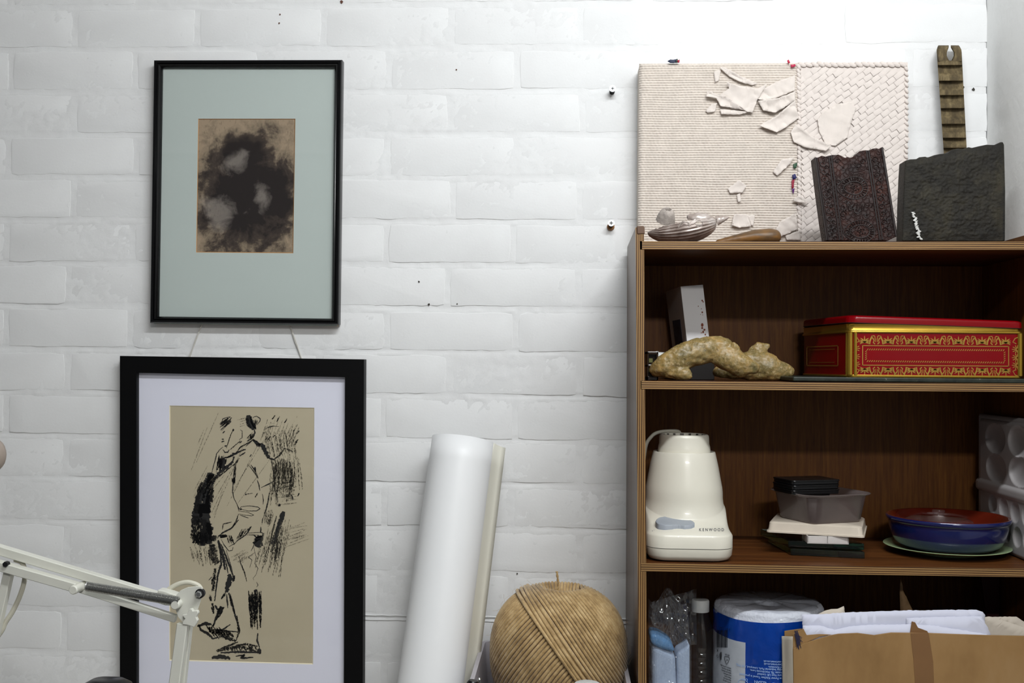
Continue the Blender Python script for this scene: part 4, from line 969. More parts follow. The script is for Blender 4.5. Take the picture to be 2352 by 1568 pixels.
# large broken shell
M['shell'] = None
t = NT('nacre_shell'); v = t.coords(); tc = t.noise(v, 28, 5, .6)
t.base(t.ramp(tc, [(.3, L((112, 96, 88))), (.5, L((166, 152, 144))), (.75, L((214, 206, 200)))])); t.set(.24, .25, .6, .3); t.bump(t.noise(v, 160, 5), .25, .0006); M['shell'] = t.m
M['barnacle'] = plain('chalky_barnacle', (178, 168, 160), .8, var=.2, vs=90, bump=.8, bs=300, bd=.0012)
SY = -.225; SX0, SX1 = U(1484, 540, SY).x, U(1648, 540, SY).x; sz = topz(SX0)
sh = empty('sea_shell', ((SX0 + SX1) / 2, SY, sz), 'large broken ribbed sea shell with a silvery sheen at left end of bookcase top', 'shell')
SW = SX1 - SX0; SH = .0405
def shellf(u, v, inner=0):
    """fan of ribs from the hinge at the right end; u along the fan, v from keel to rim"""
    th = math.radians(lerp(-104, 100, v)); k = u                                   # k: 0 hinge .. 1 far (left) end
    prof = math.sin(math.pi * (k ** .62) * .97 + .05) ** .72
    rib = .0011 * math.sin(v * 34 + .8 * math.sin(k * 3)) * min(1, k * 4) * (1 - .4 * k)
    ry = .036 * prof + rib; rz = .0200 * prof + rib
    x = SX1 - SW * (k ** .95); cz = sz + .0205 + .0075 * (1 - k) ** 1.5
    rim = 1.0
    z = cz - rz * math.cos(th) * 1.0; y = SY - ry * math.sin(th) * 1.0
    return Vector((x, y, z))
def shell_surface(u, v):
    # bowl: v=0 far rim (back), v=1 near rim (front), passing under
    k = u; prof = max(.02, math.sin(math.pi * min(1, (.04 + .96 * k) ** .75)) ** .62)
    a = math.radians(lerp(-205, 28, v))                       # angle in the y-z section, -90 is the bottom
    fan = v * 15 + .6 * k
    rib = .0010 * math.sin(2 * math.pi * fan * (1.0)) * min(1, k * 5) * min(1, (1 - k) * 6)
    RY = .040 * prof; RZ = .0195 * prof ** .8
    x = SX1 - .004 - (SW - .006) * k
    cz = sz + .0200 + .0120 * (1 - k) ** 2.2 * 1.2
    jag = (.0030 * noise.noise(Vector((k * 11, 4 if v > .5 else 9, 0))) + .0012 * noise.noise(Vector((k * 40, 2, 1)))) * (abs(2 * v - 1) ** 6)
    y = SY - (RY + rib) * math.cos(a) * (1 if True else 0); z = cz + (RZ + rib) * math.sin(a) + jag
    if z < sz + .0006: z = sz + .0006
    return (x, y, z)
g = G(); g.grid(shell_surface, 110, 150)
# drop faces inside the chipped hole
hc = U(1608, 515, SY - .03); F2 = []
for f in g.F:
    c = sum((Vector(g.V[i]) for i in f), Vector()) / 4
    q = RC.inverted() @ Vector((c.x, c.y + CAMD, c.z - H0)); px = 1176 + FPX * q.x / q.y; py = 784 - FPX * q.z / q.y
    ra = 7.5 * (1 + .25 * noise.noise(Vector((math.atan2(py - 514, px - 1606) * 1.6, 0, 3))))
    if c.y < SY and ((px - 1606) / 1.15) ** 2 + (py - 514) ** 2 < ra * ra: continue
    F2.append(f)
g.F = F2; g.MI = [0] * len(F2)
o = g.build('ribbed_valve', M['shell'], sh, 70); m_ = o.modifiers.new('thick', 'SOLIDIFY'); m_.thickness = .0016
def inner_lip(u, v):
    a = math.radians(lerp(200, 20, v)); px = lerp(1578, 1640, u); w_ = math.sin(math.pi * (.1 + .85 * u)) ** .6
    c = U(px, lerp(503, 505, u), SY + .004); return c + Vector((0, .012 * math.cos(a) * w_, .0105 * w_ * math.sin(a) + .0008 * math.sin(u * 20)))
g = G(); g.grid(inner_lip, 26, 18); o = g.build('inner_lip', M['shell'], sh, 70); m_ = o.modifiers.new('thick', 'SOLIDIFY'); m_.thickness = .0012
bcn = U(1532, 491, SY + .002); g = G(); R_ = Matrix.Rotation(math.radians(38), 3, 'X') @ Matrix.Rotation(math.radians(8), 3, 'Y')
g.lathe([(.0150, -.012), (.0135, -.006), (.0112, .002), (.0078, .0068), (.0052, .0080), (.0042, .0066), (.0034, .002), (.0030, -.004)], bcn, 30, M4=R_, caps=False)
g.V = [tuple(Vector(p) + Vector((1, 1, 1)) * .0011 * noise.noise(Vector(p) * 260)) for p in g.V]; g.build('barnacle', M['barnacle'], sh, 80)
ax0, ax1 = U(1646, 507, SY - .012), U(1675, 499, SY - .014); dirv = (ax1 - ax0).normalized(); g = G(); pts = []; rad = []
g.tube([lerp(ax0, ax1, i / 30) for i in range(31)], [.0078 * (1 - (i / 30)) ** .8 * (1 - .10 * abs(math.sin(i / 30 * 11))) + .0003 for i in range(31)], 20)
g.build('turret_shell', M['shell'], sh, 60)
g = G(); g.tube(curve3([U(x, y, SY - .0425 + .008 * abs(x - 1575) / 20) for x, y in ((1558, 522), (1565, 513), (1574, 509.5), (1582, 513), (1584, 522))]), .0008, 6); g.build('worm_tube', M['barnacle'], sh)

# ---- carved blocks
def slab(name, poly, y_front, thick, mat, parent, rz=0, Z=lambda x, y: (x, y), amp=0, yb=None, bevw=.001, lean=0):
    pts = [U(*Z(*p), y_front) for p in poly]; zb = min(p.z for p in pts)
    f = [p + Vector((0, lean * (p.z - zb), 0)) for p in pts]; g = G(); g.prism(f, [p + Vector((0, thick, 0)) for p in f]); o = g.build(name, mat, parent, 0); bev(o, bevw); return o
t = NT('carved_teak'); v = t.coords(); f1 = t.noise(v, 35, 5, .65)
t.base(t.ramp(f1, [(.3, L((24, 13, 12))), (.5, L((40, 22, 19))), (.68, L((60, 30, 22))), (.8, L((92, 46, 28)))])); t.set(.5, 0, .25)
vo = t.n('ShaderNodeTexVoronoi'); vo.feature = 'DISTANCE_TO_EDGE'; vo.inputs['Scale'].default_value = 150; t.l(v, vo.inputs[0])
t.bump(t.ramp(vo.outputs['Distance'], [(.03, (0, 0, 0)), (.14, (1, 1, 1))]), .7, .0016); t.bump(t.noise(v, 300, 5), .3, .0005); M['teak'] = t.m
M['teak_rail'] = plain('dark_carved_rail', (30, 18, 16), .45, spec=.3, var=.2, vs=60)
ZC_ = lambda x, y: (1870 + x * .14665, 330 + y * .14665)
BY1 = -.235
blk = empty('carved_block', (U(1965, 552, BY1).x, BY1, topz(.44)), 'reddish brown carved printing block with paisley relief leaning on the bookcase top', 'wood block')
topb = [(40, 185), (90, 190), (150, 160), (210, 175), (260, 160), (320, 148), (380, 150), (410, 140), (470, 165), (520, 195), (560, 178), (600, 195), (660, 170), (700, 140), (750, 85), (840, 72), (900, 75), (960, 45), (1020, 40), (1060, 50), (1085, 32), (1118, 18)]
poly = topb + [(1150, 300), (1190, 620), (1240, 1020), (1296, 1450), (1160, 1514), (190, 1514), (150, 1250), (100, 800), (60, 400)]
slab('block_body', poly, BY1, .028, M['teak'], blk, Z=ZC_, lean=.10, bevw=.0008)
zb1 = U(*ZC_(190, 1514), BY1).z
def onblk(x, y, up=.0): p = U(*ZC_(x, y), BY1); return Vector((p.x, BY1 + .10 * (p.z - zb1) - up, p.z))
g = G()
for (x0, y0, x1, y1, r_) in ((262, 165, 400, 1510, .0013), (300, 160, 445, 1510, .0013), (860, 80, 1030, 1510, .0013), (895, 80, 1070, 1500, .0013), (50, 200, 200, 1510, .0016), (1105, 40, 1285, 1445, .0018), (75, 195, 225, 1510, .0010)):
    g.tube([onblk(lerp(x0, x1, i / 12), lerp(y0, y1, i / 12), .0004) for i in range(13)], r_, 6)
g.build('carved_rail', M['teak_rail'], blk)
def paisley(g, cx, cy, s_, rot):
    ring = [];
    for i in range(40):
        a = 2 * math.pi * i / 40; r_ = 1 + .28 * max(0, math.cos(a - math.pi)) ** 3
        ring.append((cx + s_ * r_ * math.cos(a) * 1.05 - .0, cy + s_ * .82 * math.sin(a)))
    g.tube([onblk(*p, .0006) for p in ring], .0007, 5, closed=True)
    g.tube([onblk(cx + (x - cx) * 1.6, cy + (y - cy) * 1.7, .0005) for x, y in ring], .0006, 5, closed=True)
    for i in range(26):
        a = 2 * math.pi * i / 26; r0, r1 = s_ * 1.12, s_ * 1.5
        g.tube([onblk(cx + r0 * math.cos(a), cy + .86 * r0 * math.sin(a), .0006), onblk(cx + r1 * math.cos(a) * 1.05, cy + .95 * r1 * math.sin(a), .0006)], .00075, 5)
    for i in range(9):
        a = 2.4 * i; r_ = s_ * .12 * (i ** .5) * 1.6; c = onblk(cx + r_ * math.cos(a), cy + r_ * math.sin(a), .0004); g.ball(c, .0012, n=8)
for pc in ((650, 680), (735, 1370)):
    g = G(); paisley(g, *pc, 128, 0); g.build('paisley_carving', M['teak_rail'], blk, 60)
g = G(); rr = random.Random(4)
def scroll(cx, cy, s_, sg, turns=1.4):
    g.tube([onblk(cx + s_ * (1 - i / 22) * math.cos(sg * i / 22 * turns * 6.28), cy + s_ * (1 - i / 22) * math.sin(sg * i / 22 * turns * 6.28), .0005) for i in range(20)], .00055, 5)
for k in range(10):
    y = 290 + k * 125; sh_ = (y - 170) * .105
    scroll(150 + sh_ * .95, y, 52, 1); scroll(205 + sh_ * .95, y + 60, 34, -1); scroll(970 + sh_ * 1.1, y - 60, 52, -1); scroll(1020 + sh_ * 1.1, y, 34, 1)
for k in range(26):
    x = rr.uniform(400, 860); y = rr.uniform(230, 1480)
    if min(abs(y - 680), abs(y - 1370)) < 210 and abs(x - 690) < 230: continue
    scroll(x + (y - 700) * .1, y, rr.uniform(30, 60), rr.choice((1, -1)))
for k in range(14):
    a = k / 14 * math.pi; g.tube([onblk(430 + 40 * k, 1010 + 40 * math.sin(k), .0005), onblk(450 + 40 * k, 950 + 30 * math.sin(k * 2), .0006)], .0006, 5)
g.build('scroll_carving', M['teak_rail'], blk, 60)
# wide dark block
t = NT('dark_mossy_wood'); v = t.coords(); f1 = t.noise(v, 24, 6, .7, .5)
t.base(t.ramp(f1, [(.3, L((18, 16, 13))), (.5, L((32, 29, 22))), (.66, L((50, 46, 34))), (.8, L((46, 32, 24)))])); t.set(.6, 0, .35); t.bump(t.noise(t.coords((1, 1, 1.6)), 150, 6, .7), .9, .0018); M['moss'] = t.m
ZD = lambda x, y: (1820 + x * .34434, 60 + y * .34434)
BY2 = -.215
b2 = empty('dark_block', (U(2193, 552, BY2).x, BY2, topz(.58)), 'wide blackened wooden block with a streak of white paint on the bookcase top', 'wood block')
top2 = [(757, 893), (790, 886), (830, 884), (850, 872), (890, 868), (905, 874), (950, 858), (990, 850), (1040, 846), (1060, 824), (1110, 814), (1140, 818), (1180, 804), (1200, 810), (1250, 798), (1300, 788), (1350, 790), (1390, 772)]
poly = top2 + [(1408, 770), (1416, 790), (1424, 1100), (1422, 1432), (737, 1432), (742, 1200), (750, 1000)]
g = G(); pf = [U(*ZD(*p), BY2) for p in poly]; zb2 = pf[-3].z; g.prism([p + Vector((0, .0012, 0)) for p in pf], [p + Vector((0, .034, 0)) for p in pf])
o = g.build('block_body', M['moss'], b2, 0); bev(o, .0015)
xl = lambda z: lerp(U(*ZD(737, 1432), BY2).x, U(*ZD(757, 893), BY2).x, (z - zb2) / (U(*ZD(757, 893), BY2).z - zb2))
def rough(u, v):
    i = u * (len(top2) - 1); k = min(int(i), len(top2) - 2); tp = lerp(Vector(top2[k]), Vector(top2[k + 1]), i - k)
    pt = U(*ZD(tp.x, tp.y + 5), BY2); z = lerp(zb2 + .001, pt.z, v); xa = xl(z) + .001; x = lerp(xa, U(*ZD(1405, 1000), BY2).x, u); p = Vector((x, 0, z))
    e = min(u * 12, (1 - u) * 12, 1) * min(v * 14, (1 - v) * 14, 1)
    return (x, BY2 + .0010 - e * (.0016 + .0016 * fbm(p, 60) + .0012 * noise.noise(p * 260)), z)
g = G(); g.grid(rough, 120, 110); g.build('carved_face', M['moss'], b2, 80)
M['white_paint'] = plain('white_paint_streak', (214, 214, 210), .6, var=.1, vs=200)
g = G(); rr = random.Random(8)
for k in range(40):
    t_ = k / 40; c = U(*ZD(lerp(808, 852, t_) + rr.uniform(-8, 10), lerp(1242, 1424, t_)), BY2 - .0030)
    g.ball(c, (rr.uniform(.0008, .0032), .0009, rr.uniform(.0006, .0016)), n=8, R=Matrix.Rotation(rr.uniform(-.6, .3), 3, 'Y'))
g.build('paint_streak', M['white_paint'], b2, 60)
# notched stick leaning on the wall
t = NT('weathered_stick'); v = t.coords((1, 1, .35)); f1 = t.noise(v, 70, 6, .7)
t.base(t.ramp(f1, [(.3, L((58, 50, 38))), (.5, L((92, 80, 58))), (.72, L((136, 120, 88)))])); t.set(.75, 0, .2); t.bump(f1, .8, .0012); M['stick'] = t.m
st = empty('notched_stick', (U(2190, 552, -.05).x, -.05, topz(.6)), 'weathered notched wooden stick with forked top leaning on the wall behind the dark block', 'stick')
lips = [150, 186, 219, 249, 285, 317, 340, 372, 404, 436, 468, 500]
SYF = -.034
def stick_x(y, s_): return lerp(2150.5, 2168, (y - 104) / 250) if s_ < 0 else lerp(2208, 2221, (y - 104) / 250)
g = G(); rows = []; prev = 104
for i, l_ in enumerate(lips):
    st0 = prev if i else 104
    if i == 0: rows += [(104, .010), (108, .004), (118, .001), (128, 0), (140, 0), (149, .0005), (l_ + .5, .0095)]
    else:
        d = l_ - prev; rows += [(prev + d * .25, .0098), (prev + d * .5, .0070), (prev + d * .62, .0015), (prev + d * .8, .0), (l_ - 1, .0004), (l_ + .5, .0095)]
    prev = l_
rows += [(520, .008), (551, .006)]
def sp(x, y, dep): 
    tilt = (551 - y) / 447 * .012; return U(x, y, SYF - .016 + tilt + dep)
g = G(); nx = 9
top_gap = lambda y: (max(0, 1 - abs(y - 128) / 16) ** .5 * 10 + (2.5 if y < 118 else 0)) if y < 141 else 0
def stick_part(x_of, name):
    g = G(); V = []; n_ = len(rows)
    for (y, dep) in rows:
        for k in range(nx):
            u = k / (nx - 1); x = x_of(y, u); edge = .0035 * max(0, abs(2 * u - 1) - .7) / .3; wob = .4 * noise.noise(Vector((y * .08, u * 3, 2)))
            V.append(sp(x + wob, y + (2.5 * (2 * u - 1) ** 2 if y < 112 else 0), dep + edge * (1 if dep < .004 else .2) + .0006 * noise.noise(Vector((x * .3, y * .3, 0)))))
    F = [(j * nx + k, j * nx + k + 1, (j + 1) * nx + k + 1, (j + 1) * nx + k) for j in range(n_ - 1) for k in range(nx - 1)]
    b = len(V)
    for (y, dep) in rows:
        for u in (0, 1): V.append(sp(x_of(y, u), y, .0225))
    for j in range(n_ - 1):
        F += [(j * nx, (j + 1) * nx, b + 2 * j + 2, b + 2 * j), (j * nx + nx - 1, b + 2 * j + 1, b + 2 * j + 3, (j + 1) * nx + nx - 1), (b + 2 * j, b + 2 * j + 2, b + 2 * j + 3, b + 2 * j + 1)]
    F += [tuple(list(range(nx)) + [b + 1, b])]; F += [tuple(list(range((n_ - 1) * nx, n_ * nx))[::-1] + [b + 2 * n_ - 2, b + 2 * n_ - 1])]
    g.add(V, F); return g
gap_c = lambda y: 2182 + max(0, 118 - y) * -.05
all_rows = rows
rows = [(104, .010), (107, .004), (114, .001), (120, .0), (128, 0), (134, 0), (140.5, 0)]
hx = lambda y: 2.2 if y < 112 else 2.2 + 7 * math.sin(math.pi * min(1, (y - 112) / 28.5) ** .8)
stick_part(lambda y, u: lerp(stick_x(y, -1) + (5 * max(0, 1 - (y - 104) / 12) ** 2), gap_c(y) - hx(y) + (1.2 if y > 118 else 0), u), 'fork').build('fork_prong', M['stick'], st, 40)
stick_part(lambda y, u: lerp(gap_c(y) + hx(y), stick_x(y, 1) - (6 * max(0, 1 - (y - 104) / 14) ** 2), u), 'fork').build('fork_prong', M['stick'], st, 40)
rows = [(139, 0)] + [r_ for r_ in all_rows if r_[0] > 139.5]
stick_part(lambda y, u: lerp(stick_x(y, -1), stick_x(y, 1), u), 'shaft').build('notched_shaft', M['stick'], st, 35)

# ================================================================ SECOND SHELF: bones, carton, viewer, tin
def sy(k, x): return shelf_z(k, x)
t = NT('old_bone'); v = t.coords(); f1 = t.noise(v, 38, 6, .7, .3); f2 = t.noise(v, 260, 5, .75); f3 = t.noise(v, 17, 3, .5)
c = t.ramp(f1, [(.3, L((84, 80, 50))), (.48, L((132, 112, 66))), (.62, L((166, 134, 78))), (.78, L((186, 156, 104)))])
c = t.mix(t.ramp(f2, [(.5, (0, 0, 0)), (.68, (.6, .6, .6))]), c, L((196, 176, 140)))
c = t.mix(t.ramp(f3, [(.5, (0, 0, 0)), (.7, (.6, .6, .6))]), c, L((92, 92, 66)))
c = t.mix(t.ramp(t.noise(v, 420, 2), [(.66, (0, 0, 0)), (.70, (.8, .8, .8))]), c, L((58, 40, 26)))
t.base(c); t.set(.38, 0, .5); t.bump(f2, .35, .0006); t.bump(f1, .3, .0015); M['bone'] = t.m
Yb = -.235
sol = chain([(1508, 848, 17, .01), (1528, 839, 25, 0), (1560, 822, 30, 0), (1600, 808, 31, 0), (1635, 800, 28, 0), (1660, 800, 25, 0)], Yb, .85)
sol += chain([(1655, 783, 12, 0), (1664, 792, 18, 0), (1668, 806, 24, 0)], Yb, .8)                # upper knob
sol += chain([(1640, 806, 24, 0), (1672, 822, 30, -.004), (1700, 838, 27, -.006), (1728, 843, 15, -.008), (1738, 841, 8, -.009)], Yb, .8)
sol += chain([(1672, 805, 14, .0), (1690, 800, 10, -.01), (1686, 792, 7, -.012)], Yb, .8)         # ridge
sol += chain([(1530, 852, 16, 0), (1560, 855, 17, -.006), (1576, 858, 13, -.010), (1582, 862, 8, -.012)], Yb, .85)
zsh = sy(2, .14)
b1 = lump('long_bone', sol, M['bone'], voxel=.0016, smooth_n=5, disp=.0020, dscale=70)
b1.location.z += max(0, rest([b1], zsh)); tag(b1, 'mottled tan bone with arched shaft, in front of the white carton', 'bone', 'old bones on the second shelf')
Yc = -.175
sol = chain([(1690, 838, 26, 0), (1720, 835, 33, 0), (1752, 836, 34, 0), (1785, 846, 24, -.004), (1812, 848, 13, -.006), (1819, 846, 7, -.007)], Yc, .85)
sol += chain([(1742, 792, 10, 0), (1752, 795, 12, .002), (1748, 806, 15, 0), (1744, 822, 22, 0)], Yc, .8)
sol += chain([(1726, 798, 6, 0), (1736, 795, 9, 0), (1748, 793, 10, 0), (1762, 791, 7, 0)], Yc, .8)
sol += chain([(1650, 850, 12, 0), (1690, 850, 18, 0)], Yc, .85)
b2_ = lump('long_bone', sol, M['bone'], voxel=.0016, smooth_n=5, disp=.0020, dscale=70)
b2_.location.z += max(-.01, min(.02, rest([b2_], zsh))); tag(b2_, 'mottled yellowish bone with upright knob, behind and right of the arched bone', 'bone', 'old bones on the second shelf')
# white carton leaning left
def carton():
    t = NT('white_card_carton'); v = t.coords(); t.base(L((214, 212, 212))); t.set(.5, 0, .35)
    e = empty('white_carton', (U(1590, 870, -.13).x, -.12, U(1600, 822, -.150).z), 'tall narrow white carton with rusty specks, leaning behind the arched bone', 'carton')
    yf = -.150; zb = U(1600, 822, yf).z
    tl, tr = U(1563, 657.5, yf), U(1614.7, 653.5, yf); bl, br = U(1578.5, 790.6, yf), U(1629, 774.7, yf)
    def down(a, b): k = (zb + .0005 - a.z) / (b.z - a.z); return lerp(a, b, k)
    bl, br = down(tl, bl), down(tr, br); bl.z = zb + .0005; br.z = zb + .0005
    btl = U(1529, 670, -.052); k_ = btl - tl; back = [p + k_ * (1 if i < 2 else 1) for i, p in enumerate((tl, tr, br, bl))]
    back = [Vector((p.x + k_.x, -.052, p.z + (k_.z if i < 2 else 0))) for i, p in enumerate((tl, tr, br, bl))]
    g = G(); g.prism([tl, tr, br, bl], back); o = g.build('carton_body', t.m, e, 0); bev(o, .0006)
    rr = random.Random(3); g = G(); mt = plain('rust_speck', (128, 66, 44), .8)
    for x, y, s_ in ((1613, 690, 2), (1615, 693, 1.4), (1604, 703, 1), (1611, 709, 1), (1613, 717, 1.8), (1609, 722, .9), (1614, 723, 1), (1613, 746, 3), (1613, 753, 2.4), (1618, 757, 2.4), (1615, 762, 2), (1611, 764, 1.2), (1620, 768, 1.6), (1623, 773, 1.2)):
        c = U(x, y, yf - .0002); g.ball(c, (s_ / 1450, .0002, s_ / 1450 * rr.uniform(.8, 1.6)), n=8)
    g.build('rust_specks', mt, e, 60)['kind'] = 'stuff'
    # printed dark blue panel on the left face
    pn = [lerp(lerp(tl, back[0], u), lerp(bl, back[3], u), v_) for u, v_ in ((.25, .45), (.75, .45), (.75, .98), (.25, .98))]
    off = Vector((-.0003, 0, 0)); g = G(); g.prism([p + off for p in pn], [p + off * 2 for p in pn]); g.build('printed_panel', plain('faded_blue_print', (70, 78, 104), .6, var=.3, vs=80), e, 0)
carton()
dz0 = sy(2, .2) + .0004; g = G(); g.box((U(1546, 850, -.152).x, -.152, dz0), (U(1641, 850, -.152).x, -.050, U(1600, 822, -.150).z - .0003)); o = g.build('low_box', plain('black_brown_card', (26, 20, 17), .6), smooth=0); bev(o, .001); tag(o, 'low blackish box under the white carton, seen through the arch of the bone', 'box')
# small brown slide viewer with white end, far left
M['brown_clear'] = plain('smoky_brown_plastic', (46, 34, 24), .18, spec=.6, var=.15)
yv = -.215; a = U(1482, 872, yv)
vw = empty('slide_viewer', (U(1500, 870, yv).x, yv, sy(2, .13)), 'small smoky brown plastic box with white tube end, left of the arched bone', 'gadget')
x0, x1 = U(1486, 840, yv).x, U(1512, 840, yv).x; z0, z1 = sy(2, x0) + .0003, U(1500, 807, yv).z
g = G(); 
for (za, zb_) in ((z0, z0 + .006), ((z0 + z1) / 2 - .002, (z0 + z1) / 2 + .002), (z1 - .0045, z1)): g.box((x0, yv, za), (x1, yv + .05, zb_))
for xa in (x0, x1 - .0028): g.box((xa, yv, z0), (xa + .0028, yv + .05, z1))
g.box((x0 + .001, yv + .012, z0 + .001), (x1 - .001, yv + .048, z1 - .001)); o = g.build('viewer_body', M['brown_clear'], vw, 0); bev(o, .0008)
g = G(); zz = lerp(z0, z1, .8); g.tube([(x1 - .002, yv + .02, zz), (x1 + .0015, yv + .02, zz), (x1 + .0016, yv + .02, zz), (x1 + .034, yv + .022, zz - .001)], [.0095, .0095, .0082, .0080], 24); g.build('white_tube', M['cap_w'], vw)
g = G(); g.box((x0 + .003, yv - .0005, lerp(z0, z1, .28)), (x0 + .0085, yv + .004, lerp(z0, z1, .42))); g.build('green_tab', plain('olive_tab', (92, 92, 44), .5), vw, 0)
g = G(); g.box((x0 + .003, yv - .0005, lerp(z0, z1, .62)), (x0 + .0085, yv + .004, lerp(z0, z1, .76))); g.build('green_tab', plain('olive_tab', (92, 92, 44), .5), vw, 0)

# dark slab under the tin
t = NT('dark_speckled_slab'); v = t.coords(); c = t.ramp(t.noise(v, 60, 5), [(.3, L((20, 26, 22))), (.7, L((44, 50, 42)))])
t.base(t.mix(t.ramp(t.noise(v, 90, 6, .7), [(.62, (0, 0, 0)), (.70, (.8, .8, .8))]), c, L((140, 134, 116)))); t.set(.45, 0, .4)
YM = -.284; xm0 = U(1822, 880, YM).x; xm1 = B(UR, .1, 0).x - .004; zm = sy(2, (xm0 + xm1) / 2) + .0006
sb = G(); sb.box((xm0, YM + .0, zm), (xm1, -.04, zm + .0065)); o = sb.build('painted_slab', t.m, smooth=0); bev(o, .0015); tag(o, 'thin dark speckled slab on the second shelf under the red and gold tin', 'board')
# tin
M['gold'] = plain('gold_lacquer', (196, 158, 62), .24, metal=.9, var=.06); M['red_tin'] = plain('crimson_lacquer', (118, 0, 8), .2, spec=.3, var=.03)
M['red_side'] = M['red_tin']; M['gold_print'] = plain('gold_print', (190, 150, 70), .3, metal=.7, var=.12, vs=25)
YT = -.272; zt0 = zm + .0068; TL_ = U(1948, 868, YT).x; TR_ = U(2349, 868, YT).x; TH = .0730
tin = empty('biscuit_tin', ((TL_ + TR_) / 2, YT + .1, zt0), 'long red and gold rectangular tin with its red lid set askew', 'tin')
T0 = Vector((TL_, YT, zt0)); TLN = TR_ - TL_; TD = .205; dX = Vector((1, .0, .0022)).normalized(); dY = Vector((-.115, 1, 0)).normalized(); RIM = .0790
def TP(u, d, h): return T0 + dX * u + dY * d + Vector((0, 0, h))
def trr(ins, h, r_=.009, n=6):
    out = []
    for cx, cy, a0 in ((TLN - ins - r_, TD - ins - r_, 0), (ins + r_, TD - ins - r_, 90), (ins + r_, ins + r_, 180), (TLN - ins - r_, ins + r_, 270)):
        for i in range(n + 1):
            a = math.radians(a0 + 90 * i / n); out.append(TP(cx + r_ * math.cos(a), cy + r_ * math.sin(a), h))
    return out
def ringloft(g, levels, cap0=True, cap1=True, mi=0):
    V = []; k = len(levels[0])
    for l_ in levels: V += l_
    F = [(i * k + j, i * k + (j + 1) % k, (i + 1) * k + (j + 1) % k, (i + 1) * k + j) for i in range(len(levels) - 1) for j in range(k)]
    if cap0: F.append(tuple(range(k - 1, -1, -1)))
    if cap1: F.append(tuple(range((len(levels) - 1) * k, len(levels) * k)))
    return g.add(V, F, mi)
g = G(); ringloft(g, [trr(.0012, .0), trr(0, .0010), trr(0, .0030), trr(.0010, .0038), trr(.0010, .0645), trr(0, .0650)], cap1=False); g.build('tin_body', M['red_tin'], tin, 40)
g = G(); ringloft(g, [trr(-.0003, .0002), trr(-.0006, .0016), trr(-.0003, .0034)], False, False); g.build('bottom_seam', M['gold'], tin, 60)
g = G(); ringloft(g, [trr(-.0002, .0645), trr(-.0014, .0655), trr(-.0014, .0668), trr(-.0002, .0680), trr(.0004, .0690), trr(.0004, .0762), trr(-.0004, .0775), trr(.0010, .0790), trr(.0025, .0790), trr(.0025, .0660)], False, False); g.build('gold_rim', M['gold'], tin, 60)
g = G()
for ux, r_ in ((.0035, .0042), (.0105, .0026), (TLN - .0030, .0042)):
    g.tube([TP(ux, .0024 if r_ > .004 else .0004, .0032), TP(ux, .0024 if r_ > .004 else .0004, .0650)], r_ if r_ < .004 else .0040, 14)
g.tube([TP(.0028, .010, .0032), TP(.0028, .010, .0650)], .0030, 12)
g.build('corner_columns', M['gold'], tin, 60)['kind'] = 'stuff'
ZT = lambda x, y: (1800 + x * .2347, 660 + y * .2347)
fu = lambda x: (x - 600) / (2335 - 600) * TLN ; fh = lambda y: (880 - y) / (880 - 460) * .0655
def ft(x, y, o_=.0005): return TP(fu(x), -o_ + .0010, fh(y))
g = G()
def band(x0, y0, x1, y1): g.prism([ft(x0, y0), ft(x1, y0), ft(x1, y1), ft(x0, y1)], [p + Vector((0, .0004, 0)) for p in (ft(x0, y0), ft(x1, y0), ft(x1, y1), ft(x0, y1))])
for q in ((745, 582, 2200, 589), (745, 765, 2200, 772), (742, 582, 750, 772), (2194, 582, 2202, 772)): band(*q)
def rope(xa, ya, xb, yb, n_):
    for i in range(n_):
        c = Vector((lerp(xa, xb, (i + .5) / n_), lerp(ya, yb, (i + .5) / n_))); dx, dy = (6, 6)
        if abs(xb - xa) > abs(yb - ya): P = [(c.x - 10, c.y + 8), (c.x + 2, c.y - 8), (c.x + 10, c.y - 8), (c.x - 2, c.y + 8)]
        else: P = [(c.x - 8, c.y + 9), (c.x - 8, c.y + 2), (c.x + 8, c.y - 9), (c.x + 8, c.y - 2)]
        g.prism([ft(*p) for p in P], [ft(*p, .0001) for p in P])
rope(785, 621, 2160, 621, 62); rope(785, 730, 2160, 736, 62); rope(780, 630, 780, 722, 5); rope(2158, 632, 2158, 728, 5)
def palm(cx, cy, s_, up=1):
    for k in range(-4, 5):
        a = k * .36; L_ = s_ * (1 - .05 * abs(k)); n_ = 7; L0 = []; R0 = []
        for i in range(n_):
            t_ = i / (n_ - 1); bend = a + .45 * t_ * (1 if k > 0 else -1 if k < 0 else 0); x = cx + L_ * t_ * math.sin(bend); y = cy - up * (L_ * t_ * math.cos(bend) - s_ * .45); wd = s_ * .09 * math.sin(math.pi * (.12 + .8 * t_))
            L0.append((x + wd * math.cos(bend), y + up * wd * math.sin(bend))); R0.append((x - wd * math.cos(bend), y - up * wd * math.sin(bend)))
        P = L0 + R0[::-1]; g.prism([ft(*p) for p in P], [ft(*p, .0001) for p in P])
def ribbon(pts, wd):
    L0, R0 = [], []
    for i, p in enumerate(pts):
        a = pts[max(0, i - 1)]; b = pts[min(len(pts) - 1, i + 1)]; d = math.hypot(b[0] - a[0], b[1] - a[1]) or 1; nx_, ny_ = -(b[1] - a[1]) / d, (b[0] - a[0]) / d
        L0.append((p[0] + nx_ * wd, p[1] + ny_ * wd)); R0.append((p[0] - nx_ * wd, p[1] - ny_ * wd))
    for i in range(len(pts) - 1):
        P = [L0[i], L0[i + 1], R0[i + 1], R0[i]]; g.prism([ft(*p) for p in P], [ft(*p, .0001) for p in P])
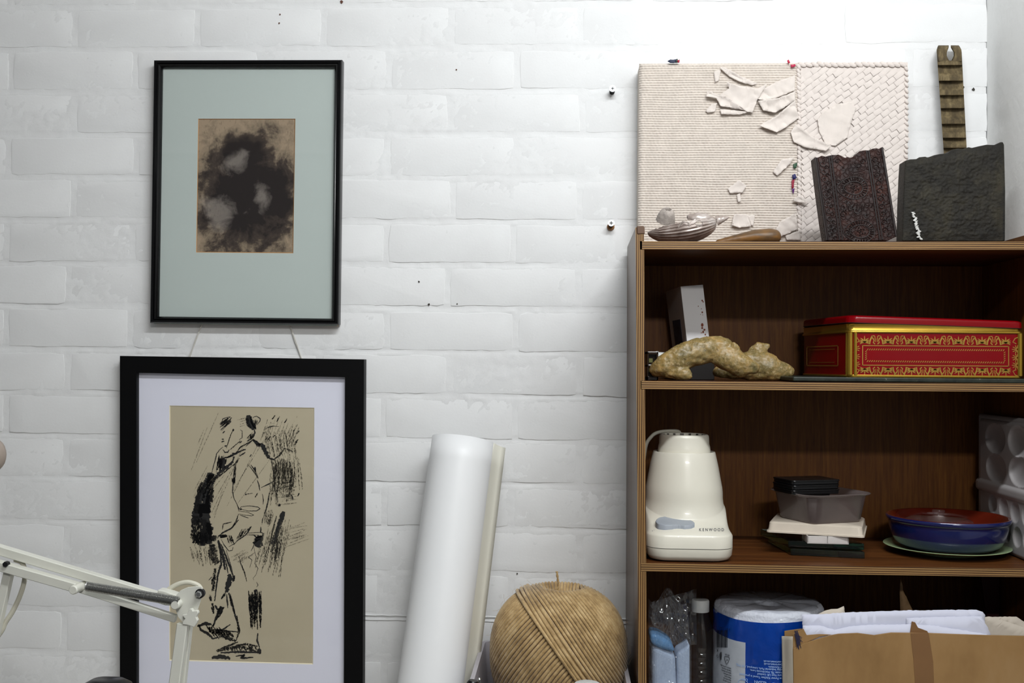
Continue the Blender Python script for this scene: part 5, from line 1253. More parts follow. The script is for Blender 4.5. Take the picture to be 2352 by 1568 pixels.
for i in range(7):
    cx = 765 + i * 234; palm(cx, 528, 62, 1); palm(cx + 2, 828, 62, -1)
    if i < 6:
        m_ = cx + 117
        for s_ in (1, -1):
            for (y0, up) in ((528, 1), (828, -1)):
                ribbon([(cx + 117 - s_ * 68, y0 + up * 44), (m_ - s_ * 62, y0 + up * 10), (m_ - s_ * 40, y0 - up * 34)], 7)
                ribbon([(m_ + s_ * (26 + 14 * math.cos(a)), y0 - up * (20 + 16 * math.sin(a))) for a in [k * .5 for k in range(9)]], 3.5)
                ribbon([(m_ + s_ * 40, y0 - up * 18), (m_ + s_ * 22, y0 + up * 6), (m_ + s_ * 30, y0 + up * 30), (m_ + s_ * 12, y0 + up * 42)], 5)
                ribbon([(m_ + s_ * 8, y0 - up * 10), (m_ + s_ * 10, y0 + up * 24)], 3)
for (cx, s2) in ((690, 1), (2262, -1)):
    for cy in (612, 690, 760):
        for k in range(-3, 4):
            a = k * .5; P0 = (cx - s2 * 25, cy); ribbon([(P0[0] + s2 * 10 * math.cos(a), P0[1] + 10 * math.sin(a)), (P0[0] + s2 * 34 * math.cos(a), P0[1] + 30 * math.sin(a)), (P0[0] + s2 * 56 * math.cos(a * 1.15), P0[1] + 42 * math.sin(a * 1.1))], 3.2)
    ribbon([(cx - s2 * 30, 500), (cx, 510), (cx + s2 * 22, 545), (cx - s2 * 12, 560)], 4); ribbon([(cx - s2 * 30, 860), (cx, 850), (cx + s2 * 22, 815), (cx - s2 * 12, 800)], 4)
g.build('gold_ornament', M['gold_print'], tin, 0)['kind'] = 'stuff'
# the left end repeats the double frame
g = G()
def lf(d, h): return TP(-.0002, d, h)
for (d0, d1, h0, h1) in ((.04, .18, .0155, .0170), (.04, .18, .0455, .0470), (.04, .0415, .0155, .047), (.1785, .18, .0155, .047), (.055, .165, .021, .0218), (.055, .165, .041, .0418)):
    P = [lf(d0, h0), lf(d1, h0), lf(d1, h1), lf(d0, h1)]; g.prism(P, [p - dX * .0003 for p in P])
g.build('end_frame', M['gold_print'], tin, 0)['kind'] = 'stuff'
# lid, askew: seated at the right, raised at the left
lid_tilt = Matrix.Rotation(.0300, 3, 'Y'); LC = TP(TLN, .05, .0700)
def lidp(p): q = p - LC; q = lid_tilt @ q; return LC + q + Vector((.0006, -.0012, .0008))
g = G(); lv = [[lidp(p) for p in trr(ins, h, .013)] for ins, h in ((.0006, .0712), (-.0016, .0712), (-.0016, .0775), (-.0012, .0800), (.0008, .0818), (.004, .0824))]
ringloft(g, lv, cap0=False); g.build('lid', M['red_tin'], tin, 40)
g = G(); ringloft(g, [[lidp(p) for p in trr(ins, h, .013)] for ins, h in ((-.0017, .0708), (-.0022, .0712), (-.0017, .0718))], False, False); g.build('lid_hem', M['dark_steel'], tin, 60)

# ================================================================ THIRD SHELF
# blender motor base
M['cream_plastic'] = plain('cream_abs', (216, 212, 198), .28, spec=.5, coat=.2, var=.012, vs=6)
kz = sy(3, .19) + .0006; KX = U(1587.5, 1285, -.28).x; KY = -.207; BXc = .1850
ken = empty('blender_base', (KX, KY, kz), 'cream electric blender motor base with grey dial, standing at left of the third shelf', 'blender')
PX = lambda px, y: U(px, 1100, y).x
wK = .1275; dK = .150; z_s = .0197; z_d = .0475
cK = (KX, KY, kz)
V, F = rings([(wK - .026, dK - .026, .020, 0), (wK - .010, dK - .010, .026, .0025), (wK - .002, dK - .002, .029, .0085), (wK, dK, .030, z_s - .0008)], cK, n=8); g = G(); g.add(V, F); g.build('lower_housing', M['cream_plastic'], ken, 60)
V, F = rings([(wK - .004, dK - .004, .028, z_s - .001), (wK - .004, dK - .004, .028, z_s + .001)], cK, n=8); g = G(); g.add(V, F); g.build('seam_line', plain('dark_seam', (60, 58, 60), .6), ken, 60)
# upper housing: straight skirt then a deck that sweeps up into the drum
def upper(u, v):
    pass
NK = 72; levels = []
def skirt(w_, d_, r_, z, cy=0):
    out = []
    for i in range(120):
        a = 2 * math.pi * i / 120; c_, s_ = math.cos(a), math.sin(a); lo_, hi_ = 0, .2
        for _ in range(26):
            m_ = (lo_ + hi_) / 2; x, y = abs(m_ * c_), abs(m_ * s_); qx, qy = x - (w_ / 2 - r_), y - (d_ / 2 - r_)
            inside = x <= w_ / 2 and y <= d_ / 2 and not (qx > 0 and qy > 0 and qx * qx + qy * qy > r_ * r_)
            lo_, hi_ = (m_, hi_) if inside else (lo_, m_)
        out.append((lo_ * c_, lo_ * s_ + cy, z))
    return out
base_l = skirt(wK, dK, .030, z_s + .0002); n_ = len(base_l); levels.append(base_l); levels.append(skirt(wK, dK, .030, .0365)); levels.append(skirt(wK - .003, dK - .003, .029, .0395))
DRX = BXc - KX; DRY = .018; DR = .0595; 
def circ(r_, z):
    out = []
    for x, y, _ in levels[0]:
        a = math.atan2(y - DRY, x - DRX); out.append((DRX + r_ * math.cos(a), DRY + r_ * math.sin(a), z))
    return out
deck_in = circ(DR + .001, .078); lv2 = levels[2]
for t_ in (.25, .5, .7, .85, .95, 1):
    row = []
    for p, q in zip(lv2, deck_in):
        x, y = lerp(p[0], q[0], t_), lerp(p[1], q[1], t_); front = max(0, min(1, (DRY - y) / .06))
        dist = math.hypot(p[0] - q[0], p[1] - q[1]); zt = lerp(.078, .0600, front)
        D_ = max(0, math.hypot(x - DRX, y - DRY) - DR); z = .0395 + (zt - .0395) * math.exp(-D_ / .016) + .003 * front * min(1, t_ * 2) * (1 - t_); row.append((x, y, z))
    levels.append(row)
for r_, z in ((DR - .0002, .084), (DR - .0004, .094), (DR - .0012, .1010), (DR - .0032, .1110), (DR - .0070, .1320), (DR - .0118, .1535), (DR - .0124, .1548), (DR - .0136, .1550), (.0408, .1540)): levels.append(circ(r_, z))
V = []; 
for l_ in levels: V += [Vector(cK) + Vector(p) for p in l_]
F = [(i * n_ + j, i * n_ + (j + 1) % n_, (i + 1) * n_ + (j + 1) % n_, (i + 1) * n_ + j) for i in range(len(levels) - 1) for j in range(n_)]
F.append(tuple(range(n_ - 1, -1, -1))); g = G(); g.add(V, F); g.build('upper_housing', M['cream_plastic'], ken, 50)
dc = Vector(cK) + Vector((DRX, DRY, 0))
g = G(); g.lathe([(.0404, .1520), (.0404, .1560), (.0398, .1620), (.0384, .1670), (.0380, .1760), (.0374, .1795), (.0354, .1812), (.0334, .1812), (.0327, .1798), (.0324, .169), (.012, .167), (.010, .173), (.0, .174)], dc, 56, caps=False); g.build('collar', M['cream_plastic'], ken, 40)
g = G()
for k in range(16):
    a = 2 * math.pi * k / 16; c = dc + Vector((.0330 * math.cos(a), .0330 * math.sin(a), .1796)); R4 = Matrix.Translation(c) @ Matrix.Rotation(a, 4, 'Z'); g.box((-.0016, -.0018 if k % 4 else -.003, -.007), (.0014, .0018 if k % 4 else .003, .0008), mat=R4)
g.build('drive_lugs', plain('scuffed_steel', (120, 116, 110), .4, metal=.7, var=.3, vs=200), ken, 0)['kind'] = 'stuff'
# dial: two overlapping discs on the deck
M['dial'] = plain('grey_dial', (150, 156, 164), .4, var=.02)
dA, dB = U(1537, 1204, -.257), U(1577, 1210, -.259); 
g = G(); zc = kz + .0500
ca = Vector((U(1533, 1207, -.2535).x, -.2535, zc)); cb = Vector((U(1576, 1212, -.2585).x, -.2585, zc - .0015))
out = []
for i in range(64):
    a = 2 * math.pi * i / 64; d = Vector((math.cos(a), math.sin(a)))
    # support of the blended peanut outline
    best = 0
    for s_ in range(60):
        r_ = s_ * .0009
        p = (ca + cb) / 2 + Vector((d.x, d.y, 0)) * r_; ea = ((p.x - ca.x) / .0178) ** 2 + ((p.y - ca.y) / .0150) ** 2; eb = ((p.x - cb.x) / .0130) ** 2 + ((p.y - cb.y) / .0105) ** 2
        f_ = math.exp(-ea * 1.2) + math.exp(-eb * 1.2)
        if f_ > .30: best = r_
    out.append((ca + cb) / 2 + Vector((d.x * best, d.y * best, 0)))
tz = lambda p: -.012 * ((p.x - ca.x) * 0) + (p.y - ca.y) * .30
lo_ = [Vector((p.x, p.y, zc - .012 + tz(p))) for p in out]; hi = [Vector((p.x, p.y, zc + .0052 + tz(p))) for p in out]; cc = (ca + cb) / 2
hi2 = [Vector((lerp(p.x, cc.x, .05), lerp(p.y, cc.y, .05), p.z + .0012)) for p in hi]
ringloft(g, [lo_, hi, hi2]); g.build('dial', M['dial'], ken, 40)
# maker's lettering on the deck
V, F = font_mesh('K E N W O O D', .0066, bold=.00016); xs_ = [p.x for p in V]; x_l, x_r = U(1607, 1215, -.262).x, U(1664, 1215, -.262).x; kx = (x_r - x_l) / (max(xs_) - min(xs_))
def on_deck(x, y, extra):
    """height of the housing surface at (x, y) by ray cast"""
    return extra
up_o = [o_ for o_ in ken.children if o_.name.startswith('upper_housing')][0]
from mathutils.bvhtree import BVHTree
bmx = bmesh.new(); bmx.from_mesh(up_o.data); bv = BVHTree.FromBMesh(bmx); offu = WP[up_o.name]
def drop(x, y, lift=.0003):
    h = bv.ray_cast(Vector((x, y, kz + .3)) - offu, Vector((0, 0, -1))); return Vector((x, y, (h[0].z + offu.z if h[0] else kz + .05) + lift))
CAMP = Vector((0, -CAMD, H0)); ys_ = [p.y for p in V]
def seen(px, py):
    """point of the housing that the photograph shows at (px, py), lifted a hair"""
    d = (U(px, py, 0) - CAMP).normalized(); h = bv.ray_cast(CAMP - offu, d); return (h[0] + offu if h[0] else U(px, py, -.26)) - d * .0004
x0_, x1_ = min(xs_), max(xs_); lp = [seen(1606 + (p.x - x0_) / (x1_ - x0_) * 57, 1219.5 - (p.y - min(ys_)) / (max(ys_) - min(ys_)) * 7.0) for p in V]
g = G(); g.add(lp, F); g.build('maker_lettering', plain('grey_print', (92, 92, 96), .6), ken, 0)
V, F = font_mesh('0  1', .0050); g = G(); g.add([drop(ca.x - .0235 + p.x * .5, -.2640 + p.y) for p in V], F); g.build('dial_marking', plain('grey_print2', (120, 120, 122), .6), ken, 0)
bmx.free()
g = G(); g.tube(curve3([Vector((BXc - .005, -.11, kz + .165)), U(1560, 992, -.12), U(1532, 990, -.13), U(1508, 994, -.14), U(1494, 1005, -.145), U(1484, 1022, -.15), U(1478, 1060, -.15)]), .0029, 12)
o = g.build('power_cord', M['cable'], ken)

# stack: two thick glass plates, small tray, cream lid, clear tub, black boxes
def rotbox(name, c, w_, d_, h_, rz, mat, parent=None, bw=.0006, seg=2):
    g = G(); R4 = Matrix.Translation(c) @ Matrix.Rotation(math.radians(rz), 4, 'Z'); g.box((-w_ / 2, -d_ / 2, 0), (w_ / 2, d_ / 2, h_), mat=R4); o = g.build(name, mat, parent, 0); bev(o, bw, seg); return o
t = NT('green_plate_glass'); t.base((.86, .98, .94)); t.set(.03, 0, .5, trans=1, ior=1.5); M['gglass'] = t.m
t.t.nodes.remove(t.b) if False else None
va = t.n('ShaderNodeVolumeAbsorption'); va.inputs[0].default_value = (.10, .62, .48, 1); va.inputs[1].default_value = 16; t.l(va.outputs[0], t.out.inputs['Volume'])
zs = sy(3, .38) + .0006
fr = U(1818, 1273, -.211); fr2 = U(1991, 1281, -.236)
def plate_corner(c0, c1, depth, h_, skew, name, label):
    d = (c1 - c0); d.z = 0; n_ = Vector((-d.y, d.x, 0)).normalized(); n2 = (n_ + d.normalized() * skew).normalized() * depth
    b = [c0, c1, c1 + n2, c0 + n2]; z0_ = c0.z; g = G(); g.prism([Vector((p.x, p.y, z0_)) for p in b], [Vector((p.x, p.y, z0_ + h_)) for p in b]); o = g.build(name, M['gglass'], smooth=0); bev(o, .0008); tag(o, label, 'glass plate', 'thick glass plates under the tray'); return o
c0 = Vector((fr.x, -.205, zs)); c1 = Vector((fr2.x, -.225, zs))
plate_corner(c0, c1, .125, .0100, -.28, 'glass_plate', 'thick green-edged glass plate, bottom of the stack left of the blue dish')
c0 = Vector((fr.x - .002, -.196, zs + .0104)); c1 = Vector((U(1986, 1250, -.214).x, -.212, zs + .0104))
plate_corner(c0, c1, .118, .0100, -.34, 'glass_plate', 'thick green-edged glass plate, upper of two, directly under small white tray')
zt_ = zs + .0208
M['white_pl'] = plain('white_plastic', (206, 200, 196), .4, var=.05, vs=60)
tc = U(1893, 1236, -.195); e = empty('paint_tray', (tc.x, -.200, zt_), 'small white divided paint tray standing on the glass plates', 'tray')
wT, dT, hT = .0610, .050, .0115; R4 = Matrix.Translation((tc.x, -.200, zt_)) @ Matrix.Rotation(math.radians(-3), 4, 'Z')
g = G()
g.box((-wT / 2, -dT / 2, 0), (wT / 2, dT / 2, .002), mat=R4)
for a, b in (((-wT / 2, -dT / 2), (wT / 2, -dT / 2 + .0022)), ((-wT / 2, dT / 2 - .0022), (wT / 2, dT / 2)), ((-wT / 2, -dT / 2), (-wT / 2 + .0022, dT / 2)), ((wT / 2 - .0022, -dT / 2), (wT / 2, dT / 2)), ((-.002, -dT / 2), (.0005, dT / 2))):
    g.box((a[0], a[1], .0005), (b[0], b[1], hT), mat=R4)
o = g.build('tray_body', M['white_pl'], e, 0); bev(o, .0005)
V, F = font_mesh('1', .006); g = G(); g.add([R4 @ Vector((p.x + .006, -dT / 2 - .0002, p.y + .003)) for p in V], F); g.build('moulded_mark', M['cap_w'], e, 0)
# cream lid / palette
zl = zt_ + hT + .0006
def rl(name, cx, cy, rz, lv, mat, parent=None, n=6, tag_=None, tilt=None, close=True):
    V, F = rings([(a, b, c, d) for a, b, c, d in lv], (0, 0, 0), math.radians(rz), n)
    if tilt is not None: V = [tilt @ p for p in V]
    V = [p + Vector((cx, cy, 0)) for p in V]
    if not close: F = F[:-2]
    g = G(); g.add(V, F); o = g.build(name, mat, parent, 40)
    if tag_: tag(o, *tag_)
    return o
M['cream_lid'] = plain('aged_cream_plastic', (212, 200, 184), .35, coat=.2, var=.06, vs=25)
lx, ly = U(1880, 1205, -.165).x, -.160; rz_l = -17
ll = U(1816, 1220, -.21); 
lidc = empty('cream_palette', (lx, ly, zl), 'cream plastic palette turned face down, under the clear tub', 'palette')
W_, D_ = .1390, .1180
rl('palette_shell', lx, ly, rz_l, [(W_ + .004, D_ + .004, .006, zl), (W_ + .004, D_ + .004, .006, zl + .0022), (W_, D_, .007, zl + .0030), (W_ - .003, D_ - .003, .008, zl + .0140), (W_ - .008, D_ - .008, .008, zl + .0160)], M['cream_lid'], lidc)
# clear food tub
zq = zl + .0168; t = NT('frosted_tub'); t.b.inputs['Transmission Weight'].default_value = .0; t.t.nodes.remove(t.b)
M['frost'] = thinglass('frosted_clear_plastic', (.86, .80, .80), .22, 1.45, .52, (.34, .29, .28))
tx, ty = U(1885, 1150, -.165).x, -.160; tub2 = empty('clear_tub', (tx, ty, zq), 'frosted clear plastic food tub holding black cases, on the cream palette', 'tub')
rz_t = 24
HT = .0430
rl('tub_wall', tx, ty, rz_t, [(.092, .088, .016, zq + .0016), (.094, .090, .017, zq), (.098, .094, .018, zq + .002), (.1115, .1075, .022, zq + HT - .004), (.1125, .1085, .022, zq + HT - .0035), (.1235, .1195, .026, zq + HT - .001), (.1250, .1210, .027, zq + HT), (.1230, .1190, .026, zq + HT + .0008), (.1125, .1085, .022, zq + HT - .0022), (.1095, .1055, .021, zq + HT - .006), (.096, .092, .017, zq + .003)], M['frost'], tub2, 8)
# black cases, the lowest two down inside the tub, the rest stacked proud of its rim
zc_ = zq + HT - .0175
for i in range(5):
    cx_, cy_ = U(1851 + (8, 2, 1, 0, 1)[i], 1110, -.168).x + (.010 if i == 0 else 0), -.166
    hh = .0070; z_ = zc_ + i * (hh + .0004) + .0012; sm_ = .72 if i < 2 else 1
    e = empty('flat_case', (cx_, cy_, z_), ('lowest', 'second lowest', 'middle', 'second highest', 'topmost')[i] + ' flat black plastic case of the stack in the clear tub', 'case', 'flat black cases stacked in the clear tub')
    rz_ = (20, 22, 19.5, 21.5, 20)[i]
    rl('case_tray', cx_, cy_, rz_, [(.080 * sm_, .058 * sm_, .004, z_), (.082 * sm_, .060 * sm_, .005, z_ + .001), (.082 * sm_, .060 * sm_, .005, z_ + .0048)], M['black_plastic'], e, 4)
    rl('case_lid', cx_, cy_, rz_, [(.0835 * sm_, .0615 * sm_, .0055, z_ + .0050), (.0840 * sm_, .0620 * sm_, .0055, z_ + .0056), (.0832 * sm_, .0612 * sm_, .0055, z_ + .0070)], M['black_plastic'], e, 4)
bxx = U(1872, 1110, -.168).x
o = rl('inner_case', bxx, -.162, 20, [(.058, .048, .004, zq + .0040), (.060, .050, .004, zc_ + .0006)], M['black_plastic'], None, 4, ('thick black case lying in the bottom of the clear tub under the stack', 'case'))
# green plate and blue dish
M['green_glaze'] = plain('pale_green_glaze', (150, 172, 130), .2, coat=.5, var=.03); M['blue_glaze'] = plain('cobalt_glaze', (22, 30, 84), .16, coat=.6, var=.12, vs=18)
M['terracotta'] = plain('red_brown_glaze', (96, 30, 16), .16, coat=.6, var=.08)
PYc = -.160; pxc = U(2174, 1249, PYc).x; zp = sy(3, pxc) + .0006
pp = empty('green_plate', (pxc, PYc, zp), 'pale green glazed plate under the blue dish at right of third shelf', 'plate')
g = G(); g.lathe([(.045, 0), (.050, .0), (.052, .0025), (.076, .0065), (.0925, .0105), (.0935, .0114), (.0925, .0121), (.076, .0085), (.052, .0045), (.0, .0042)], (pxc, PYc, zp), 72); g.build('plate_body', M['green_glaze'], pp, 50)
zd = zp + .0090; dxc = U(2177, 1183, PYc).x
dish = empty('blue_dish', (dxc, PYc, zd), 'round cobalt blue dish with red-brown inside, standing on the green plate', 'dish')
g = G(); g.lathe([(.062, 0), (.069, .001), (.077, .006), (.084, .018), (.0875, .034), (.0877, .0395), (.0895, .0405), (.0915, .0435), (.0915, .0462), (.0902, .0478)], (dxc, PYc, zd), 80, caps=False); g.build('outer_glaze', M['blue_glaze'], dish, 60)
g = G(); g.lathe([(.0902, .0478), (.0885, .0484), (.0868, .0474), (.0835, .038), (.078, .018), (.071, .007), (.062, .005), (.001, .005)], (dxc, PYc, zd), 80, caps=False); g.build('inner_glaze', M['terracotta'], dish, 60)
M['clear'] = thinglass('clear_glass_lid', (.93, .9, .9), .03, 1.5, .06, (.6, .5, .5))
gx, gy = U(2160, 1176, -.175).x, -.166; gd = empty('glass_cover', (gx, gy, zd + .006), 'small clear glass cover with knob lying inside the blue dish', 'cover')
g = G(); g.lathe([(.052, 0), (.0545, .001), (.052, .030), (.050, .036), (.040, .0395), (.012, .041), (.008, .042), (.007, .044), (.010, .048), (.009, .051), (.0, .052)], (gx, gy, zd + .006), 56, caps=False); g.build('lid_glass', M['clear'], gd, 60)

# moulded palettes standing against the right side
def wells(name, label, x_off, y_f, y_b, z0_, z1_):
    e = empty(name, (x_off, (y_f + y_b) / 2, z0_), label, 'palette', 'white moulded palettes at the right end')
    Hh = z1_ - z0_; Dd = y_b - y_f
    spec = [(2265, 1003, 22, 33), (2317, 1010, 24, 35), (2372, 1018, 25, 37), (2267, 1070, 22, 31), (2319, 1078, 24, 34), (2374, 1087, 25, 36)]
    tiny = [(2260, 1150, 9, 21), (2284, 1160, 10, 23), (2309, 1168, 10, 24), (2335, 1177, 11, 25), (2362, 1186, 12, 26), (2265, 1206, 9, 20), (2290, 1214, 9, 21), (2314, 1224, 10, 22), (2338, 1233, 11, 25), (2366, 1243, 12, 26)]
    W2 = []
    for cx, cy, rx, ry in spec + tiny:      # depth along the sheet and height from the photographed centre
        S = (x_off * 2513.6) / (cx - 1297); sc = 2513.6 / S
        yy = S - 1.8929; W2.append((yy, H0 - (cy - (836.6 + .0094 * (cx - 1297))) / sc, abs(x_off * 2513.6 / (cx - rx - 1297) - x_off * 2513.6 / (cx + rx - 1297)) / 2, ry / sc, .0100 if rx > 15 else .0065))
    def fn(u, v):
        y = y_b - u * Dd; z = z0_ + v * Hh; dep = 0
        for (cy, cz, ry, rz, dp) in W2:
            q = ((y - cy) / ry) ** 2 + ((z - cz) / rz) ** 2
            if q < 1: dep = max(dep, dp * (1 - q) ** .5 if q < .999 else 0)
        zr_ = W2[3][1] - W2[3][3] - .010; rg = abs(z - zr_); dep -= .0050 * max(0, 1 - (rg / .0095) ** 4) if rg < .0095 else 0
        edge = min(u * Dd, (1 - u) * Dd, v * Hh, (1 - v) * Hh); rim = (.004 * (1 - edge / .006) ** 2 if edge < .006 else 0)
        return (x_off + dep + rim, y, z)
    g = G(); g.grid(fn, 190, 170); o = g.build('moulded_sheet', M['white_pl2'], e, 60); m_ = o.modifiers.new('thick', 'SOLIDIFY'); m_.thickness = .0012; m_.offset = 0; return e
M['white_pl2'] = plain('matt_white_palette', (176, 172, 172), .35, var=.03)
zr = sy(3, .68) + .0008
XP = B(UR, 0, 0).x
wells('moulded_palette', 'white moulded palette with big and small wells, the one facing the blue dish', XP - .0160, -.280, -.0500, zr, U(2242, 960, -.05).z)
wells('moulded_palette', 'white moulded palette nested behind the front palette, only its top edge showing', XP - .0120, -.276, -.0330, zr, U(2262, 950, -.04).z)

# ================================================================ BOTTOM COMPARTMENT
z4 = lambda x: shelf_z(4, x) + .0006
# kitchen towel roll in blue film, upside down
t = NT('quilted_towel'); v = t.coords(); t.base(L((206, 210, 220))); t.set(.8, 0, .2)
vo = t.n('ShaderNodeTexVoronoi'); vo.inputs['Scale'].default_value = 260; t.l(v, vo.inputs[0]); t.bump(vo.outputs['Distance'], .6, .0012); t.bump(t.noise(v, 60, 4), .5, .002); M['towel'] = t.m
t = NT('blue_film'); v = t.coords(); t.base(t.ramp(t.noise(v, 14, 3), [(.3, L((4, 48, 128))), (.7, L((6, 62, 156)))])); t.set(.18, 0, .5, .3)
t.bump(t.noise(t.coords((1, 1, .6)), 38, 3, .5, .8), .5, .004); M['film'] = t.m
M['film_white'] = plain('white_film', (176, 182, 190), .3, coat=.2, var=.05, bump=.3, bs=60, bd=.002)
M['print_k'] = plain('black_print', (22, 24, 30), .5); M['print_w'] = plain('white_print', (150, 180, 226), .5)
KR, KYc = .0835, -.175; KXc = U(1765, 1400, KYc).x; kt = U(1765, 1382, KYc).z; kb = z4(KXc)
kit = empty('towel_roll', (KXc, KYc, kb), 'upturned paper kitchen towel roll wrapped in bright blue printed film', 'kitchen roll')
def cyl(a, r_, z): return Vector((KXc + r_ * math.sin(a), KYc - r_ * math.cos(a), z))
g = G(); g.lathe([(.020, -.02), (.020, -.003), (.024, -.001), (.06, .001), (KR - .010, .001), (KR - .004, -.001), (KR - .001, -.005), (KR - .001, -.03), (KR - .001, kb - kt + .002)], (KXc, KYc, kt), 90, caps=False)
g.V = [tuple(Vector(p) + Vector((0, 0, .0012 * noise.noise(Vector(p) * 90)))) for p in g.V]; g.build('towel_core', M['towel'], kit, 60)
def film(u, v):
    a = math.radians(lerp(-180, 180, u)); top_ = kt - .0125 - .0050 * math.cos(a + .5) * 0 + .0015 * math.sin(3 * a)
    z = lerp(top_, kb, v); r_ = KR + .0008 + .0011 * noise.noise(Vector((a * 3, z * 22, 0))) + .0005 * noise.noise(Vector((a * 11, z * 70, 4)))
    return cyl(a, r_, z)
g = G(); g.grid(film, 150, 80)
for idx, f in enumerate(g.F):
    u = (idx % 150 + .5) / 150; a = lerp(-180, 180, u); v = (idx // 150) / 80
    g.MI[idx] = 1 if (-93 < a < -33 and v > .115) else (2 if 78 < a < 82 else 0)
g.build('blue_film_wrap', [M['film'], M['film_white'], plain('red_tear_strip', (120, 20, 50), .4)], kit, 60)
M['wrapclear'] = thinglass('clear_wrap', (.97, .97, .98), .06, 1.5, .10, (.7, .72, .75))
def cap_(u, v):
    a = math.radians(lerp(-180, 180, u)); r_ = lerp(KR + .0012, .004, v ** 1.2); z = kt - .012 * max(0, 1 - v * 5) + .0035 + .0025 * noise.noise(Vector((math.cos(a) * 4 * r_ / KR, math.sin(a) * 4 * r_ / KR, 2))) + .0018 * math.sin(a * 9) * (1 - v) * v * 4
    return cyl(a, r_, z)
g = G(); g.grid(cap_, 120, 24); g.build('clear_film_top', M['wrapclear'], kit, 60)
def ang_of(px, y_=None):
    """angle on the roll that shows at pixel column px"""
    lo_, hi_ = -1.5, 1.5
    for _ in range(40):
        m_ = (lo_ + hi_) / 2; p = cyl(m_, KR + .001, 0); q = 1297 + p.x * 2513.6 / (1.8929 + p.y); lo_, hi_ = (m_, hi_) if q < px else (lo_, m_)
    return lo_
def z_of(px, py):
    p = cyl(ang_of(px), KR, 0); return U(px, py, p.y).z
def wraptext(g, txt, px_start, py, size, off=.0018, flip=True, bold=.00008, sx=1.0):
    V, F = font_mesh(txt, size, bold=bold); a0 = ang_of(px_start); z0_ = z_of(px_start, py)
    P = []
    for p in V:
        a = a0 - p.x * sx / KR if flip else a0 + p.x * sx / KR; P.append(cyl(a, KR + off, z0_ - p.y if flip else z0_ + p.y))
    g.add(P, F)
g = G(); zt = lambda x, y: (1640 + x * .09439, 1420 + y * .09439)
for txt, x, y in (('www.eurovast.co.uk', 1745, 1028), ('info@eurovast.co.uk', 1760, 1092), ('United Kingdom.', 1755, 1158), ('Knowsley Industrial Park, Liverpool, L33 7YQ,', 1760, 1215), ('Warehouse 7B, Hornhouse Lane,', 1775, 1285), ('for Euro Vast UK Limited', 1740, 1352), ('Multiplus Power Kitchen Towel is produced', 1800, 1425)):
    wraptext(g, txt, *zt(x, y), .0044, sx=.93)
wraptext(g, 'DRY', *zt(812, 1462), .0056); wraptext(g, 'CLEAN', *zt(1255, 1528), .0056); wraptext(g, 'ABSORB', *zt(1690, 1560), .0050)
for (cx, cy) in ((700, 1610), (1140, 1660)):
    pts = [cyl(ang_of(zt(cx, 0)[0]) + .0085 / KR * math.cos(a), KR + .0018, z_of(*zt(cx, cy)) + .0085 * math.sin(a)) for a in [k * .3 for k in range(21)]]; g.tube(pts, .0003, 5, closed=True)
g.build('white_print', M['print_w'], kit, 0)['kind'] = 'stuff'
g = G(); rr = random.Random(21)
def patch(x0, x1, y0, y1, off=.0018):
    a0, a1 = ang_of(x0), ang_of(x1); za, zb_ = z_of(x0, y0), z_of(x0, y1); za1, zb1 = z_of(x1, y0 + (x1 - x0) * .16), z_of(x1, y1 + (x1 - x0) * .16)
    f = [cyl(a0, KR + off, za), cyl(a1, KR + off, za1), cyl(a1, KR + off, zb1), cyl(a0, KR + off, zb_)]; g.add(f, [(0, 1, 2, 3)])
x = 1647.0
while x < 1671:
    wd = rr.choice((.45, .7, 1.0, 1.5)); patch(x, x + wd, 1446, 1486 if not 1651 < x < 1652 else 1488); x += wd + rr.choice((.45, .6, .9))
for i, ch in enumerate('501768'): wraptext(g, ch, 1676 - i * 4.2, 1443 - i * .8, .0034)
def icon(pts, r_=.00035): g.tube([cyl(ang_of(a), KR + .0019, z_of(a, b)) for a, b in pts], r_, 5, closed=True)
ZI = lambda pts: [zt(*p) for p in pts]
icon(ZI(((262, 925), (290, 915), (370, 935), (382, 960), (350, 1060), (320, 1105), (300, 1080), (265, 960)))); icon(ZI(((80, 880), (112, 905), (118, 945), (84, 930), (74, 900))), .0003)
for P in (ZI(((80, 740), (110, 800))), ZI(((110, 750), (84, 800))), ZI(((165, 990), (180, 1005)))): g.tube([cyl(ang_of(a), KR + .0019, z_of(a, b)) for a, b in P], .0003, 5)
g.ball(cyl(ang_of(zt(178, 0)[0]), KR + .0012, z_of(*zt(178, 900))), (.0028, .0012, .0062), n=10)
g.ball(cyl(ang_of(zt(320, 0)[0]), KR + .0012, z_of(*zt(320, 1005))), (.0010, .0008, .0010), n=8)
wraptext(g, 'PET 04', *zt(378, 880), .0030)
for k, wds in enumerate(('Store in a cool dry place', 'Keep film away from', 'babies and children to', 'avoid suffocation', 'Please recycle', 'Rinse before use', 'Not for toilet use')):
    wraptext(g, wds, *zt(420, 1200 + k * 58), .0030, sx=.8)
g.build('black_print', M['print_k'], kit, 0)['kind'] = 'stuff'

